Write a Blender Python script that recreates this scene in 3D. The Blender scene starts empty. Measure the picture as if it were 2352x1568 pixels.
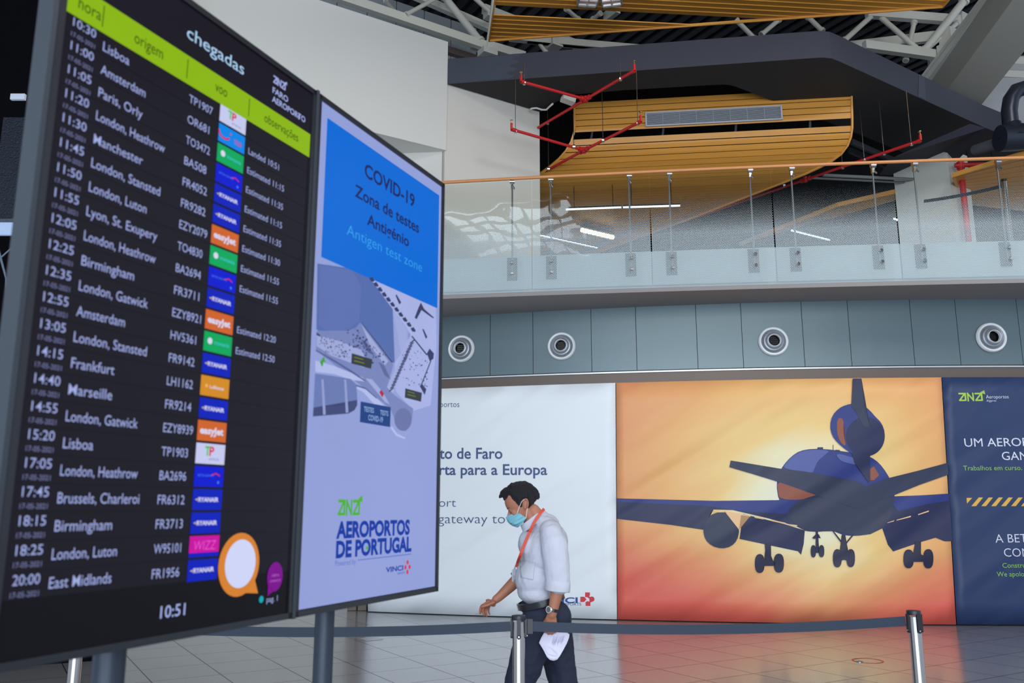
import bpy, bmesh, math, random
from mathutils import Vector, Matrix, noise
random.seed(7)
C = bpy.context.scene.collection
sc = bpy.context.scene
# ---------------------------------------------------------------- camera
FPX, PITCH, HC = 1950.0, math.radians(11.05), 1.55
cam_d = bpy.data.cameras.new('camera'); cam = bpy.data.objects.new('camera', cam_d); C.objects.link(cam)
cam.location = (0, 0, HC); cam.rotation_euler = (math.pi/2+PITCH, 0, 0)
cam_d.sensor_width = 36; cam_d.sensor_fit = 'HORIZONTAL'; cam_d.lens = 36*FPX/2352
cam_d.clip_start = .05; cam_d.clip_end = 200
cam_d.dof.use_dof = True; cam_d.dof.focus_distance = 9.0; cam_d.dof.aperture_fstop = 4.0
sc.camera = cam
# ---------------------------------------------------------------- world, lights, exposure
w = bpy.data.worlds.new('world'); sc.world = w; w.use_nodes = True
wn = w.node_tree.nodes; wl = w.node_tree.links
bg = wn['Background']; bg.inputs[1].default_value = 1.0
tc = wn.new('ShaderNodeTexCoord'); sx = wn.new('ShaderNodeSeparateXYZ'); rp = wn.new('ShaderNodeValToRGB')
wl.new(tc.outputs['Generated'], sx.inputs[0]); wl.new(sx.outputs[2], rp.inputs[0]); wl.new(rp.outputs[0], bg.inputs[0])
rp.color_ramp.elements[0].position = .0; rp.color_ramp.elements[0].color = (.72, .86, 1.06, 1)
rp.color_ramp.elements[1].position = .5; rp.color_ramp.elements[1].color = (.84, .94, 1.08, 1)
def area(name, loc, target, sx_, sy_, power, col):
    l = bpy.data.lights.new(name, 'AREA'); l.shape = 'RECTANGLE'; l.size = sx_; l.size_y = sy_; l.energy = power; l.color = col
    o = bpy.data.objects.new(name, l); C.objects.link(o); o.location = loc
    o.rotation_euler = (Vector(target)-Vector(loc)).to_track_quat('-Z', 'Y').to_euler()
    return o
area('daylight_fill_behind', (1.5, -7, 6.0), (2.5, 12, 4), 12, 6, 900, (1.0, .985, .95))  # added area lamp for daylight from behind; no window is built there
area('low_cool_fill', (-1, -6.5, 2.2), (1.5, 12, 1.5), 11, 3, 700, (.74, .88, 1.0))  # cool lamp added low down to brighten banner, panels and man; no entrance built
area('overhead_fill', (7.5, 3.5, 11.2), (5.5, 9, 0), 4, 3, 520, (1.0, .99, .96))  # extra lamp added under the closed roof; no opening above it
sc.view_settings.view_transform = 'Standard'; sc.view_settings.look = 'None'
sc.view_settings.exposure = 0.0; sc.view_settings.gamma = 1.0; sc.view_settings.use_curve_mapping = False

# ---------------------------------------------------------------- measuring helpers (photo pixel -> place in the hall)
SP, CP = math.sin(PITCH), math.cos(PITCH)
EYE = Vector((0, 0, HC))
def ray(x, y):
    r = (x-1176)/FPX; u = (784-y)/FPX
    return Vector((r, CP-u*SP, SP+u*CP))
def onz(x, y, z):
    d = ray(x, y); return EYE+d*((z-HC)/d.z)
def onY(x, y, Y):
    d = ray(x, y); return EYE+d*(Y/d.y)
def onpl(x, y, p0, n):
    d = ray(x, y); return EYE+d*((p0-EYE).dot(n)/d.dot(n))
def oncurve(x, y, fn):
    Y = 12.0
    for _ in range(25): Y = fn(onY(x, y, Y).x)
    return onY(x, y, Y)
def quadfit(p):
    (x0, y0), (x1, y1), (x2, y2) = p
    def f(x):
        if x > 7.5: return f(7.5)+(f(7.5)-f(7.4))*10*(x-7.5)
        return (y0*(x-x1)*(x-x2)/((x0-x1)*(x0-x2))+y1*(x-x0)*(x-x2)/((x1-x0)*(x1-x2))+y2*(x-x0)*(x-x1)/((x2-x0)*(x2-x1)))
    return f
wallY = quadfit([(-2.2, 13.46), (1.49, 12.5), (6.0, 11.96)])
glassY = quadfit([(-.94, 11.91), (2.64, 11.43), (6.79, 11.03)])
DA = Vector((-.525, .851, 0)); DB = Vector((.851, .525, 0)); DS = Vector((.993, -.118, 0))

# ---------------------------------------------------------------- materials
def lin(c):
    return tuple(((v/255)/12.92 if v/255 <= .04045 else ((v/255+.055)/1.055)**2.4) for v in c)+(1,)
MATS = {}
def mat(name, col, rough=.6, metal=0, var=.06, scale=6, bump=0, bscale=40, emit=0, coat=0, spec=.5, stretch=None):
    if name in MATS: return MATS[name]
    m = bpy.data.materials.new(name); m.use_nodes = True; MATS[name] = m
    n = m.node_tree.nodes; l = m.node_tree.links; b = n['Principled BSDF']
    b.inputs['Roughness'].default_value = rough; b.inputs['Metallic'].default_value = metal
    b.inputs['Specular IOR Level'].default_value = spec
    b.inputs['Coat Weight'].default_value = coat; b.inputs['Coat Roughness'].default_value = .08
    tcn = n.new('ShaderNodeTexCoord'); mp = n.new('ShaderNodeMapping'); l.new(tcn.outputs['Object'], mp.inputs[0])
    if stretch: mp.inputs['Scale'].default_value = stretch
    nz = n.new('ShaderNodeTexNoise'); nz.inputs['Scale'].default_value = scale; nz.inputs['Detail'].default_value = 4
    l.new(mp.outputs[0], nz.inputs[0])
    mx = n.new('ShaderNodeMix'); mx.data_type = 'RGBA'; c = lin(col)
    mx.inputs[6].default_value = tuple(max(0, v*(1-var)) for v in c[:3])+(1,); mx.inputs[7].default_value = tuple(min(1, v*(1+var)) for v in c[:3])+(1,)
    l.new(nz.outputs[0], mx.inputs[0]); l.new(mx.outputs[2], b.inputs['Base Color'])
    if emit:
        b.inputs['Emission Strength'].default_value = emit; l.new(mx.outputs[2], b.inputs['Emission Color'])
    if bump:
        nb = n.new('ShaderNodeTexNoise'); nb.inputs['Scale'].default_value = bscale; nb.inputs['Detail'].default_value = 5
        l.new(mp.outputs[0], nb.inputs[0]); bp = n.new('ShaderNodeBump'); bp.inputs['Strength'].default_value = bump; bp.inputs['Distance'].default_value = .02
        l.new(nb.outputs[0], bp.inputs['Height']); l.new(bp.outputs[0], b.inputs['Normal'])
    return m
def glow(name, col, s=1.0, var=.02):
    """something on a lit screen: black glossy face that gives off its own colour"""
    if name in MATS: return MATS[name]
    m = mat(name, col, .35, 0, var, 3)
    b = m.node_tree.nodes['Principled BSDF']; l = m.node_tree.links
    src = b.inputs['Base Color'].links[0].from_socket; l.remove(b.inputs['Base Color'].links[0])
    b.inputs['Base Color'].default_value = (.004, .004, .005, 1)
    l.new(src, b.inputs['Emission Color']); b.inputs['Emission Strength'].default_value = s
    b.inputs['Specular IOR Level'].default_value = .07; b.inputs['Roughness'].default_value = .22
    return m
# ---------------------------------------------------------------- mesh builder
class MB:
    def __init__(s): s.v = []; s.f = []; s.uv = None; s.mi = []
    def add(s, vs, fs, mi=0):
        o = len(s.v); s.v += [Vector(p) for p in vs]; s.f += [tuple(i+o for i in f) for f in fs]; s.mi += [mi]*len(fs); return s
    def hexa(s, b4, t4, mi=0):
        return s.add(list(b4)+list(t4), [(3,2,1,0),(4,5,6,7),(0,1,5,4),(1,2,6,5),(2,3,7,6),(3,0,4,7)], mi)
    def box(s, c, sz, ax=None, ay=None, mi=0):
        c = Vector(c); ax = Vector(ax or (1,0,0)); ax.normalize()
        ay = Vector(ay) if ay else Vector((0,0,1)).cross(ax)
        ay.normalize(); az = ax.cross(ay); x, y, z = ax*sz[0]/2, ay*sz[1]/2, az*sz[2]/2
        return s.hexa([c-x-y-z, c+x-y-z, c+x+y-z, c-x+y-z], [c-x-y+z, c+x-y+z, c+x+y+z, c-x+y+z], mi)
    def bar(s, a, b, wd, ht, up=(0,0,1), mi=0):
        a, b = Vector(a), Vector(b); d = (b-a); L = d.length; d.normalize(); up = Vector(up)
        y = up.cross(d)
        if y.length < 1e-4: y = Vector((1,0,0)).cross(d)
        y.normalize()
        return s.box((a+b)/2, (L, wd, ht), d, y, mi)
    def tube(s, a, b, r, r2=None, n=16, cap=True, mi=0):
        a, b = Vector(a), Vector(b); r2 = r if r2 is None else r2; d = (b-a).normalized()
        x = d.cross(Vector((0,0,1)) if abs(d.z) < .9 else Vector((1,0,0))).normalized(); y = d.cross(x)
        vs = []
        for p, rr in ((a, r), (b, r2)):
            for i in range(n):
                t = 2*math.pi*i/n; vs.append(p+(x*math.cos(t)+y*math.sin(t))*rr)
        fs = [(i, (i+1) % n, n+(i+1) % n, n+i) for i in range(n)]
        if cap: fs += [tuple(range(n))[::-1], tuple(range(n, 2*n))]
        return s.add(vs, fs, mi)
    def path(s, pts, r, n=10, mi=0):
        pts = [Vector(p) for p in pts]; vs = []
        x = None
        for i, p in enumerate(pts):
            d = (pts[min(i+1, len(pts)-1)]-pts[max(i-1, 0)]).normalized()
            if x is None: x = d.cross(Vector((0,0,1)) if abs(d.z) < .9 else Vector((1,0,0))).normalized()
            x = (x-d*x.dot(d)).normalized(); y = d.cross(x)
            for k in range(n):
                t = 2*math.pi*k/n; vs.append(p+(x*math.cos(t)+y*math.sin(t))*r)
        m = len(pts)
        fs = [(i*n+k, i*n+(k+1) % n, (i+1)*n+(k+1) % n, (i+1)*n+k) for i in range(m-1) for k in range(n)]
        fs += [tuple(range(n))[::-1], tuple(range((m-1)*n, m*n))]
        return s.add(vs, fs, mi)
    def ribbon(s, pts, side, wd, th=.002, mi=0):
        """flat strap along pts, width along side vectors, given thickness"""
        pts = [Vector(p) for p in pts]; vs = []
        for i, p in enumerate(pts):
            d = (pts[min(i+1, len(pts)-1)]-pts[max(i-1, 0)]).normalized()
            sd = Vector(side[i] if isinstance(side, list) else side); sd = (sd-d*sd.dot(d)).normalized(); nn = d.cross(sd)
            vs += [p-sd*wd/2-nn*th/2, p+sd*wd/2-nn*th/2, p+sd*wd/2+nn*th/2, p-sd*wd/2+nn*th/2]
        m = len(pts); fs = []
        for i in range(m-1):
            for k in range(4): fs.append((i*4+k, i*4+(k+1) % 4, i*4+4+(k+1) % 4, i*4+4+k))
        fs += [(3,2,1,0), tuple(range((m-1)*4, m*4))]
        return s.add(vs, fs, mi)
    def lathe(s, c, axis, prof, n=40, mi=0):
        """prof = [(distance along axis, radius)]"""
        c = Vector(c); d = Vector(axis).normalized(); x = d.cross(Vector((0,0,1)) if abs(d.z) < .9 else Vector((1,0,0))).normalized(); y = d.cross(x)
        vs = [c+d*h+(x*math.cos(2*math.pi*i/n)+y*math.sin(2*math.pi*i/n))*r for h, r in prof for i in range(n)]
        fs = [(j*n+i, j*n+(i+1) % n, (j+1)*n+(i+1) % n, (j+1)*n+i) for j in range(len(prof)-1) for i in range(n)]
        return s.add(vs, fs, mi)
    def prism(s, poly, ext, mi=0, mi_side=None):
        poly = [Vector(p) for p in poly]; n = len(poly); e = Vector(ext)
        s.add(poly+[p+e for p in poly], [tuple(range(n))[::-1], tuple(range(n, 2*n))], mi)
        o = len(s.v)-2*n
        for i in range(n):
            s.f.append((o+i, o+(i+1) % n, o+n+(i+1) % n, o+n+i)); s.mi.append(mi if mi_side is None else mi_side)
        return s
def obj(name, mb, m, parent=None, smooth=False, bev=0):
    me = bpy.data.meshes.new(name); off = parent_loc(parent)
    me.from_pydata([tuple(p-off) for p in mb.v], [], mb.f); me.update()
    ms = m if isinstance(m, (list, tuple)) else [m]
    for x in ms: me.materials.append(x)
    if len(ms) > 1: me.polygons.foreach_set('material_index', mb.mi)
    if mb.uv:
        ul = me.uv_layers.new(name='UVMap')
        for lp in me.loops: ul.data[lp.index].uv = mb.uv[lp.vertex_index]
    if smooth: me.polygons.foreach_set('use_smooth', [True]*len(me.polygons))
    o = bpy.data.objects.new(name, me); C.objects.link(o)
    if smooth == 'auto':
        bm = bmesh.new(); bm.from_mesh(me); 
        for e in bm.edges:
            if len(e.link_faces) == 2 and e.calc_face_angle(0) > .6: e.smooth = False
        bm.to_mesh(me); bm.free()
    if parent: o.parent = parent
    if bev:
        b = o.modifiers.new('bevel', 'BEVEL'); b.width = bev; b.segments = 2; b.limit_method = 'ANGLE'; b.angle_limit = .7
    return o
def parent_loc(p):
    v = Vector((0,0,0))
    while p is not None: v = v+Vector(p.location); p = p.parent
    return v
def tag(o, label, cat, group=None, kind=None):
    if label: o['label'] = label
    if cat: o['category'] = cat
    if group: o['group'] = group
    if kind: o['kind'] = kind
    return o
def thing(name, loc, label, cat, group=None):
    o = bpy.data.objects.new(name, None); o.empty_display_size = .1; C.objects.link(o); o.location = loc
    return tag(o, label, cat, group)
def struct(name, mb, m, label=None, cat=None, **k):
    o = obj(name, mb, m, **k); o['kind'] = 'structure'
    return tag(o, label, cat)
# ---------------------------------------------------------------- lettering
_tc = {}
def glyphs(body, bold=0, align='LEFT', res=3):
    key = (body, bold)
    if key in _tc: return _tc[key]
    cu = bpy.data.curves.new('t', 'FONT'); cu.body = body; cu.size = 1; cu.resolution_u = res; cu.fill_mode = 'FRONT'; cu.offset = bold
    o = bpy.data.objects.new('t', cu); C.objects.link(o)
    dg = bpy.context.evaluated_depsgraph_get(); me = bpy.data.meshes.new_from_object(o.evaluated_get(dg))
    vs = [(v.co.x, v.co.y) for v in me.vertices]; fs = [tuple(p.vertices) for p in me.polygons]
    bpy.data.objects.remove(o); bpy.data.curves.remove(cu); bpy.data.meshes.remove(me)
    x0 = min(v[0] for v in vs); x1 = max(v[0] for v in vs)
    vs = [((x-x0)/(x1-x0), y/.73) for x, y in vs]
    _tc[key] = (vs, fs); return _tc[key]
def write(mb, body, fn, u0, v0, width, cap, bold=0, mi=0, slant=0):
    """fn(u, v) -> point on the lettered surface; text of the given width and capital height at baseline start (u0, v0)"""
    vs, fs = glyphs(body, bold)
    mb.add([fn(u0+x*width+slant*y*cap, v0+y*cap) for x, y in vs], fs, mi)
def poly(mb, pts, fn, mi=0):
    mb.add([fn(*p) for p in pts], [tuple(range(len(pts)))], mi)
def disc(mb, c, rx, ry, fn, mi=0, n=32):
    poly(mb, [(c[0]+rx*math.cos(2*math.pi*i/n), c[1]+ry*math.sin(2*math.pi*i/n)) for i in range(n)], fn, mi)
def stroke(mb, pts, wd, fn, mi=0):
    for (a, b) in zip(pts[:-1], pts[1:]):
        d = Vector((b[0]-a[0], b[1]-a[1])); L = d.length; d.normalize(); n = Vector((-d.y, d.x))*wd/2; e = d*wd*.45
        a2 = Vector(a)-e; b2 = Vector(b)+e
        poly(mb, [tuple(a2-n), tuple(b2-n), tuple(b2+n), tuple(a2+n)], fn, mi)
def ana(mb, u, v, W, H, fn, mi=0):
    """the airport operator's three-letter mark, drawn as strokes"""
    T = H*.2
    def q(x, y): return (u+x*W, v+y*H)
    stroke(mb, [q(.03,.92), q(.27,.92), q(.27,.12)], T, fn, mi); stroke(mb, [q(.22,.8), q(.03,.1), q(.24,.1)], T*.9, fn, mi)
    stroke(mb, [q(.37,.05), q(.37,.95)], T*.9, fn, mi); stroke(mb, [q(.37,.93), q(.58,.1), q(.58,.95)], T*.9, fn, mi)
    stroke(mb, [q(.68,.92), q(.93,.92), q(.93,.12)], T, fn, mi); stroke(mb, [q(.88,.8), q(.68,.1), q(.9,.1)], T*.9, fn, mi)
    stroke(mb, [q(.82,.6), q(1.03,1.2)], T*.8, fn, mi); poly(mb, [q(.88,1.08), q(1.06,1.3), q(1.08,.82)], fn, mi)
# ================================================================ SETTING
# floor: pale porcelain tiles laid on the diagonal, polished
def floor_mat():
    m = bpy.data.materials.new('floor_tiles'); m.use_nodes = True; n = m.node_tree.nodes; l = m.node_tree.links; b = n['Principled BSDF']
    tcn = n.new('ShaderNodeTexCoord'); mp = n.new('ShaderNodeMapping'); mp.vector_type = 'TEXTURE'
    mp.inputs['Location'].default_value = (-1.16, 9.443, 0); mp.inputs['Rotation'].default_value = (0, 0, math.radians(31.3))
    l.new(tcn.outputs['Object'], mp.inputs[0])
    br = n.new('ShaderNodeTexBrick'); br.offset = 0; br.squash = 1
    br.inputs['Scale'].default_value = 1; br.inputs['Brick Width'].default_value = .62; br.inputs['Row Height'].default_value = .645
    br.inputs['Mortar Size'].default_value = .0055; br.inputs['Mortar Smooth'].default_value = .1; br.inputs['Bias'].default_value = 0
    br.inputs['Color1'].default_value = lin((148, 149, 152)); br.inputs['Color2'].default_value = lin((140, 142, 146)); br.inputs['Mortar'].default_value = lin((48, 50, 56))
    l.new(mp.outputs[0], br.inputs[0])
    nz = n.new('ShaderNodeTexNoise'); nz.inputs['Scale'].default_value = 2.5; nz.inputs['Detail'].default_value = 6; l.new(tcn.outputs['Object'], nz.inputs[0])
    mx = n.new('ShaderNodeMix'); mx.data_type = 'RGBA'; mx.blend_type = 'MULTIPLY'; mx.inputs[0].default_value = .05
    l.new(br.outputs[0], mx.inputs[6]); l.new(nz.outputs[0], mx.inputs[7]); l.new(mx.outputs[2], b.inputs['Base Color'])
    rr = n.new('ShaderNodeMapRange'); rr.inputs['To Min'].default_value = .19; rr.inputs['To Max'].default_value = .24; l.new(nz.outputs[0], rr.inputs[0]); l.new(rr.outputs[0], b.inputs['Roughness'])
    b.inputs['Coat IOR'].default_value = 1.5; b.inputs['Coat Roughness'].default_value = .17; cw = n.new('ShaderNodeMapRange'); cw.inputs['To Min'].default_value = .62; cw.inputs['To Max'].default_value = .0; l.new(br.outputs['Fac'], cw.inputs[0]); l.new(cw.outputs[0], b.inputs['Coat Weight']); sw = n.new('ShaderNodeMapRange'); sw.inputs['To Min'].default_value = .5; sw.inputs['To Max'].default_value = .1; l.new(br.outputs['Fac'], sw.inputs[0]); l.new(sw.outputs[0], b.inputs['Specular IOR Level'])
    bp = n.new('ShaderNodeBump'); bp.inputs['Strength'].default_value = .25; bp.inputs['Distance'].default_value = .002; bp.invert = True
    l.new(br.outputs['Fac'], bp.inputs['Height']); l.new(bp.outputs[0], b.inputs['Normal'])
    return m
# gable behind the camera, and the glazed rooflight in front of it
mb = MB(); mb.hexa([(-14,-9.6,6.5),(16,-9.6,6.5),(16,-9.4,6.5),(-14,-9.4,6.5)],[(-14,-9.6,11.9),(16,-9.6,11.9),(16,-9.4,11.9),(-14,-9.4,11.9)])
struct('wall_front', mb, mat('front_gable_paint', (70, 70, 74), .8))
mb = MB(); SK = (-7.6, -2.3, -9.0, -3.6)
for i in range(7): x = SK[0]+(SK[1]-SK[0])*i/6; mb.bar((x,SK[2],11.62), (x+.3*(i%2),SK[3],11.62), .09, .12)
for i in range(5): y = SK[2]+(SK[3]-SK[2])*i/4; mb.bar((SK[0],y,11.6), (SK[1],y+.2,11.6), .12, .16)
win = struct('window_1', mb, mat('window_frame_grey', (120,120,118), .5))
mb = MB(); mb.hexa([(SK[0],SK[2],11.75),(SK[1],SK[2],11.75),(SK[1],SK[3],11.75),(SK[0],SK[3],11.75)],[(SK[0],SK[2],11.77),(SK[1],SK[2],11.77),(SK[1],SK[3],11.77),(SK[0],SK[3],11.77)])
obj('pane', mb, mat('daylight_rooflight_glass', (225,238,255), .3, emit=7), win)
mb = MB(); mb.hexa([(-14,-8,-.12),(16,-8,-.12),(16,32,-.12),(-14,32,-.12)], [(-14,-8,0),(16,-8,0),(16,32,0),(-14,32,0)])
struct('floor', mb, floor_mat())

white = mat('white_plaster', (214, 213, 208), .8, var=.015, scale=1.5, bump=.08, bscale=8)
white2 = mat('warm_white_plaster', (212, 208, 200), .8, var=.02, scale=1.2, bump=.08, bscale=8)
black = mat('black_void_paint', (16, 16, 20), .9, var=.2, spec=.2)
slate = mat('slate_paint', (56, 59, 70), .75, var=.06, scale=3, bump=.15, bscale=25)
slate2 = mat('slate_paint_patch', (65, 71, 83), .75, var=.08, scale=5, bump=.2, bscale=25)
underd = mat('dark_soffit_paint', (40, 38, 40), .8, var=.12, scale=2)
steel = mat('white_painted_steel', (205, 205, 196), .45, var=.03)
brown = mat('brown_trim_metal', (104, 92, 86), .45, .2, var=.04)
concrete = mat('soffit_render', (150, 145, 145), .75, var=.03, scale=2)

# metal panel wall and everything below the balcony (curved in plan)
panel = mat('grey_blue_metal_panel', (106, 124, 131), .38, .35, var=.035, scale=1.2, stretch=(1, 1, .25))
joint = mat('panel_joint', (30, 34, 38), .8)
def jx(px, y=780): return oncurve(px, y, wallY)
seams = [jx(x).x for x in (1126, 1224, 1358, 1461, 1600, 1704, 1844, 1951, 2095, 2200, 2342)]
d0 = seams[1]-seams[0]; seams = [seams[0]-1.9, seams[0]-1.45, seams[0]-.78] + seams + [seams[-1]+.75, seams[-1]+1.5]
ZP0, ZP1 = 3.53, 4.55
mb = MB()
def curved_box(mb, x0, x1, z0, z1, off, th, n=6, mi=0, fn=wallY):
    xs = [x0+(x1-x0)*i/n for i in range(n+1)]
    for a, b in zip(xs[:-1], xs[1:]):
        mb.hexa([(a, fn(a)+off, z0), (b, fn(b)+off, z0), (b, fn(b)+off+th, z0), (a, fn(a)+off+th, z0)],
                [(a, fn(a)+off, z1), (b, fn(b)+off, z1), (b, fn(b)+off+th, z1), (a, fn(a)+off+th, z1)], mi)
for a, b in zip(seams[:-1], seams[1:]):
    curved_box(mb, a+.004, b-.004, ZP0+.01, ZP1, -.02, .02, 3, 0)
curved_box(mb, -2.6, 10.5, 3.3, ZP1+.02, .0, .2, 30, 1)
curved_box(mb, -2.25, 10.5, 0, 3.3, .14, .2, 30, 1)
struct('wall_back', mb, [panel, joint])
mb = MB(); curved_box(mb, -2.6, 10.5, 3.35, 3.495, -.05, .14, 30)
struct('trim_1', mb, brown)
mb = MB(); curved_box(mb, -2.6, 10.5, 3.5, 3.522, -.06, .1, 30)
struct('trim_2', mb, mat('pale_aluminium_edge', (205, 208, 210), .35, .6))
for i, (px, py) in enumerate([(798, 1403), (822, 1403)]):
    p = onz(px, py, 0); mb = MB(); mb.box((p.x+.06, p.y+.12, 1.75), (.14, .2, 3.5)); struct('trim_%d' % (3+i), mb, brown, bev=.01)
mb = MB(); mb.box((-6.4, 15.6, 2.27), (8.4, .2, 4.54)); struct('wall_rear', mb, mat('grey_rear_wall', (232, 232, 228), .7))
mb = MB(); mb.box((-7.2, 15.6, 6.9), (7, .2, 3.5)); struct('wall_upper_rear_left', mb, MATS['grey_rear_wall'])
# upper floor slab and its soffit
mb = MB(); xs = [-9+i*.5 for i in range(42)]
def gl(x): return glassY(max(x, -4))
for a, b in zip(xs[:-1], xs[1:]):
    ya, yb = gl(a)+.10, gl(b)+.10
    mb.hexa([(a, ya, 4.56), (b, yb, 4.56), (b, 30, 4.56), (a, 30, 4.56)], [(a, ya, 5.12), (b, yb, 5.12), (b, 30, 5.12), (a, 30, 5.12)], 0)
struct('floor_upper', mb, mat('upper_slab_paint', (206, 216, 220), .6, var=.02))
mb = MB()
for a, b in zip(xs[:-1], xs[1:]):
    if b < -2.7: continue
    ya, yb = gl(a), gl(b)
    mb.hexa([(a, ya-.02, 4.50), (b, yb-.02, 4.50), (b, wallY(b)+.1, 4.50), (a, wallY(a)+.1, 4.50)], [(a, ya-.02, 4.56), (b, yb-.02, 4.56), (b, wallY(b)+.1, 4.56), (a, wallY(a)+.1, 4.56)])
struct('trim_6', mb, concrete)
# upper white walls
P0 = onz(1024, 195, 8.2); P1 = onz(1239, 258, 8.2); dB = (P1-P0).normalized(); nb = Vector((-dB.y, dB.x, 0))
def wallprism(a, b, z0, z1, th, nrm):
    q = [Vector((a.x, a.y, 0)), Vector((b.x, b.y, 0)), Vector((b.x, b.y, 0))+nrm*th, Vector((a.x, a.y, 0))+nrm*th]
    m_ = MB(); m_.hexa([v+Vector((0,0,z0)) for v in q], [v+Vector((0,0,z1)) for v in q]); return m_
struct('wall_upper_right', wallprism(P0, P1, 5.12, 8.5, .22, nb), white2)
A0 = P0-dB*4.75; A1 = onz(1029, 96, 8.94); off = -nb*.04
PA = Vector((A1.x, A1.y, 0))
mA = wallprism(PA-dB*4.6, PA, 7.07, 8.94, .25, nb); struct('wall_upper_left', mA, white)
cs = P0-dB*.05; ce = cs-DS*3.4
struct('wall_upper_rear', wallprism(ce+Vector((0,.05,0)), cs+Vector((0,.05,0)), 5.12, 8.3, .2, Vector((0,1,0))), white)
# soffit closing the overhang of the upper left wall
PE = PA-dB*4.6; mb = MB(); q = [PA+nb*.03-dB*.02, PE+nb*.03, PE+nb*2.9, PA+nb*2.9-dB*.02+DS*-2.2, PA+nb*.35-dB*.02]
mb.prism([Vector((v.x, v.y, 7.075)) for v in q], (0, 0, .05)); struct('trim_7', mb, white)
# pale clad wall under the roof, behind the white wall
clad = mat('pale_blue_cladding', (150, 160, 168), .5, .2, var=.06, scale=2, stretch=(3, 3, .3))
c0 = onz(1095, 100, 11.2); mb = MB(); L0 = Vector((c0.x, c0.y, 0))
for i in range(16):
    a = L0-dB*(i*.62+.01)-nb*0; b = L0-dB*((i+1)*.62-.01)
    q = [a, b, b+nb*.06, a+nb*.06]; mb.hexa([v+Vector((0,0,8.0)) for v in q], [v+Vector((0,0,11.55)) for v in q])
struct('wall_clad', mb, clad)
mb = MB(); a = L0-dB*9.7; q = [a-nb*.12, L0-nb*.12, L0+nb*.1, a+nb*.1]
mb.hexa([v+Vector((0,0,10.72)) for v in q], [v+Vector((0,0,10.86)) for v in q]); struct('trim_5', mb, brown)
# roof: dark corrugated deck
mb = MB(); r0 = 11.6
for (x0, x1, y0, y1) in ((-16,18,SK[3],33),(-16,SK[0],-9.6,SK[3]),(SK[1],18,-9.6,SK[3]),(SK[0],SK[1],-9.6,SK[2])): mb.hexa([(x0,y0,r0+.2),(x1,y0,r0+.2),(x1,y1,r0+.2),(x0,y1,r0+.2)], [(x0,y0,r0+.3),(x1,y0,r0+.3),(x1,y1,r0+.3),(x0,y1,r0+.3)])
base = Vector((2, 16, r0)); 
for i in range(-50, 60):
    c = base+DB*(i*.28); mb.bar(c-DA*9, c+DA*12, .15, .1)
struct('ceiling', mb, mat('dark_roof_deck', (34, 34, 42), .6, .2, var=.2))

# slate bulkhead ring under the roof
outer = [onz(x, y, 8.2) for x, y in ((1028,193),(1270,176),(1600,152),(1870,133),(1890,132),(1910,134),(1928,141),(2262,293),(2352,328))]
inner = [onz(x, y, 8.2) for x, y in ((2290,452),(2110,365),(1960,303),(1785,235),(1690,199),(1675,195),(1660,194),(1600,197),(1434,207),(1319,217),(1291,228),(1265,240),(1242,257))]
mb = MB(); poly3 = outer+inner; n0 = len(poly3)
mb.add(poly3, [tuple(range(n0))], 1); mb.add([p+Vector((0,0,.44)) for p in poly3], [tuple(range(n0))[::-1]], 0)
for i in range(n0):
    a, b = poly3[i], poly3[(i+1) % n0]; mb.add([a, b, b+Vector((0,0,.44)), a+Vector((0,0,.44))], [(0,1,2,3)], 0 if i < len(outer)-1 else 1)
# paint patches on the fascia
def fas(a, b, t): return a.lerp(b, t)
a, b = outer[0], outer[1]; n_ = Vector((0,-.004,0)); rr = []
for k in range(13): rr.append(fas(a, b, .58+.05*math.sin(k*1.7)+.10*k/12)+n_+Vector((0,0,.02+.4*k/12)))
mb.add([a+n_]+rr+[a+n_+Vector((0,0,.43))], [tuple(range(15))], 2)
a, b = outer[6], outer[7]; n_ = Vector((.003,-.005,0))
mb.add([fas(a,b,.50)+n_+Vector((0,0,.01)), fas(a,b,.555)+n_+Vector((0,0,.01)), fas(a,b,.56)+n_+Vector((0,0,.43)), fas(a,b,.52)+n_+Vector((0,0,.43))], [(0,1,2,3)], 2)
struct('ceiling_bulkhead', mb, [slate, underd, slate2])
# dark ceiling and walls of the upper hall behind
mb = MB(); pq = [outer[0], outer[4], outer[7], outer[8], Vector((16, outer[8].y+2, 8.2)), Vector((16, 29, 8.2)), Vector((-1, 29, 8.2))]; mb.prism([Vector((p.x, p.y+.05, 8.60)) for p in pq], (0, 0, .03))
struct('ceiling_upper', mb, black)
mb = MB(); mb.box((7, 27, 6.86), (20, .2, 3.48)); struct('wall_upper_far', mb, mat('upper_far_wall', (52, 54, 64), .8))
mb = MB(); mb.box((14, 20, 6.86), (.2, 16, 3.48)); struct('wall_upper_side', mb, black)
# lower ceiling in the depth of the upper hall
mb = MB(); 
o_ = onz(1240, 470, 7.35)
qq = [Vector((0,19.5,7.3)), Vector((1.6,19.3,7.3)), Vector((1.6,26.8,7.3)), Vector((0,26.8,7.3))]; mb.prism(qq, (0,0,.1))
struct('ceiling_far', mb, mat('grey_far_ceiling', (90, 80, 76), .7))
# beam carrying the ring down to the column
mb = MB(); pr = [onz(2225,283,8.1), onz(2262,293,8.2), onY(2210,355,13.6), onY(2110,352,14.2), onY(2040,367,14.4)]
pr = [onY(2050,362,13.9), onY(2228,284,12.9), onY(2264,294,12.8), onY(2215,352,13.7), onY(2174,342,13.9), onY(2118,366,14.3)]
mb.prism([p for p in pr], (.15, .9, .05)); struct('trim_8', mb, mat('blue_slate_beam', (42, 44, 58), .8))
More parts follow.
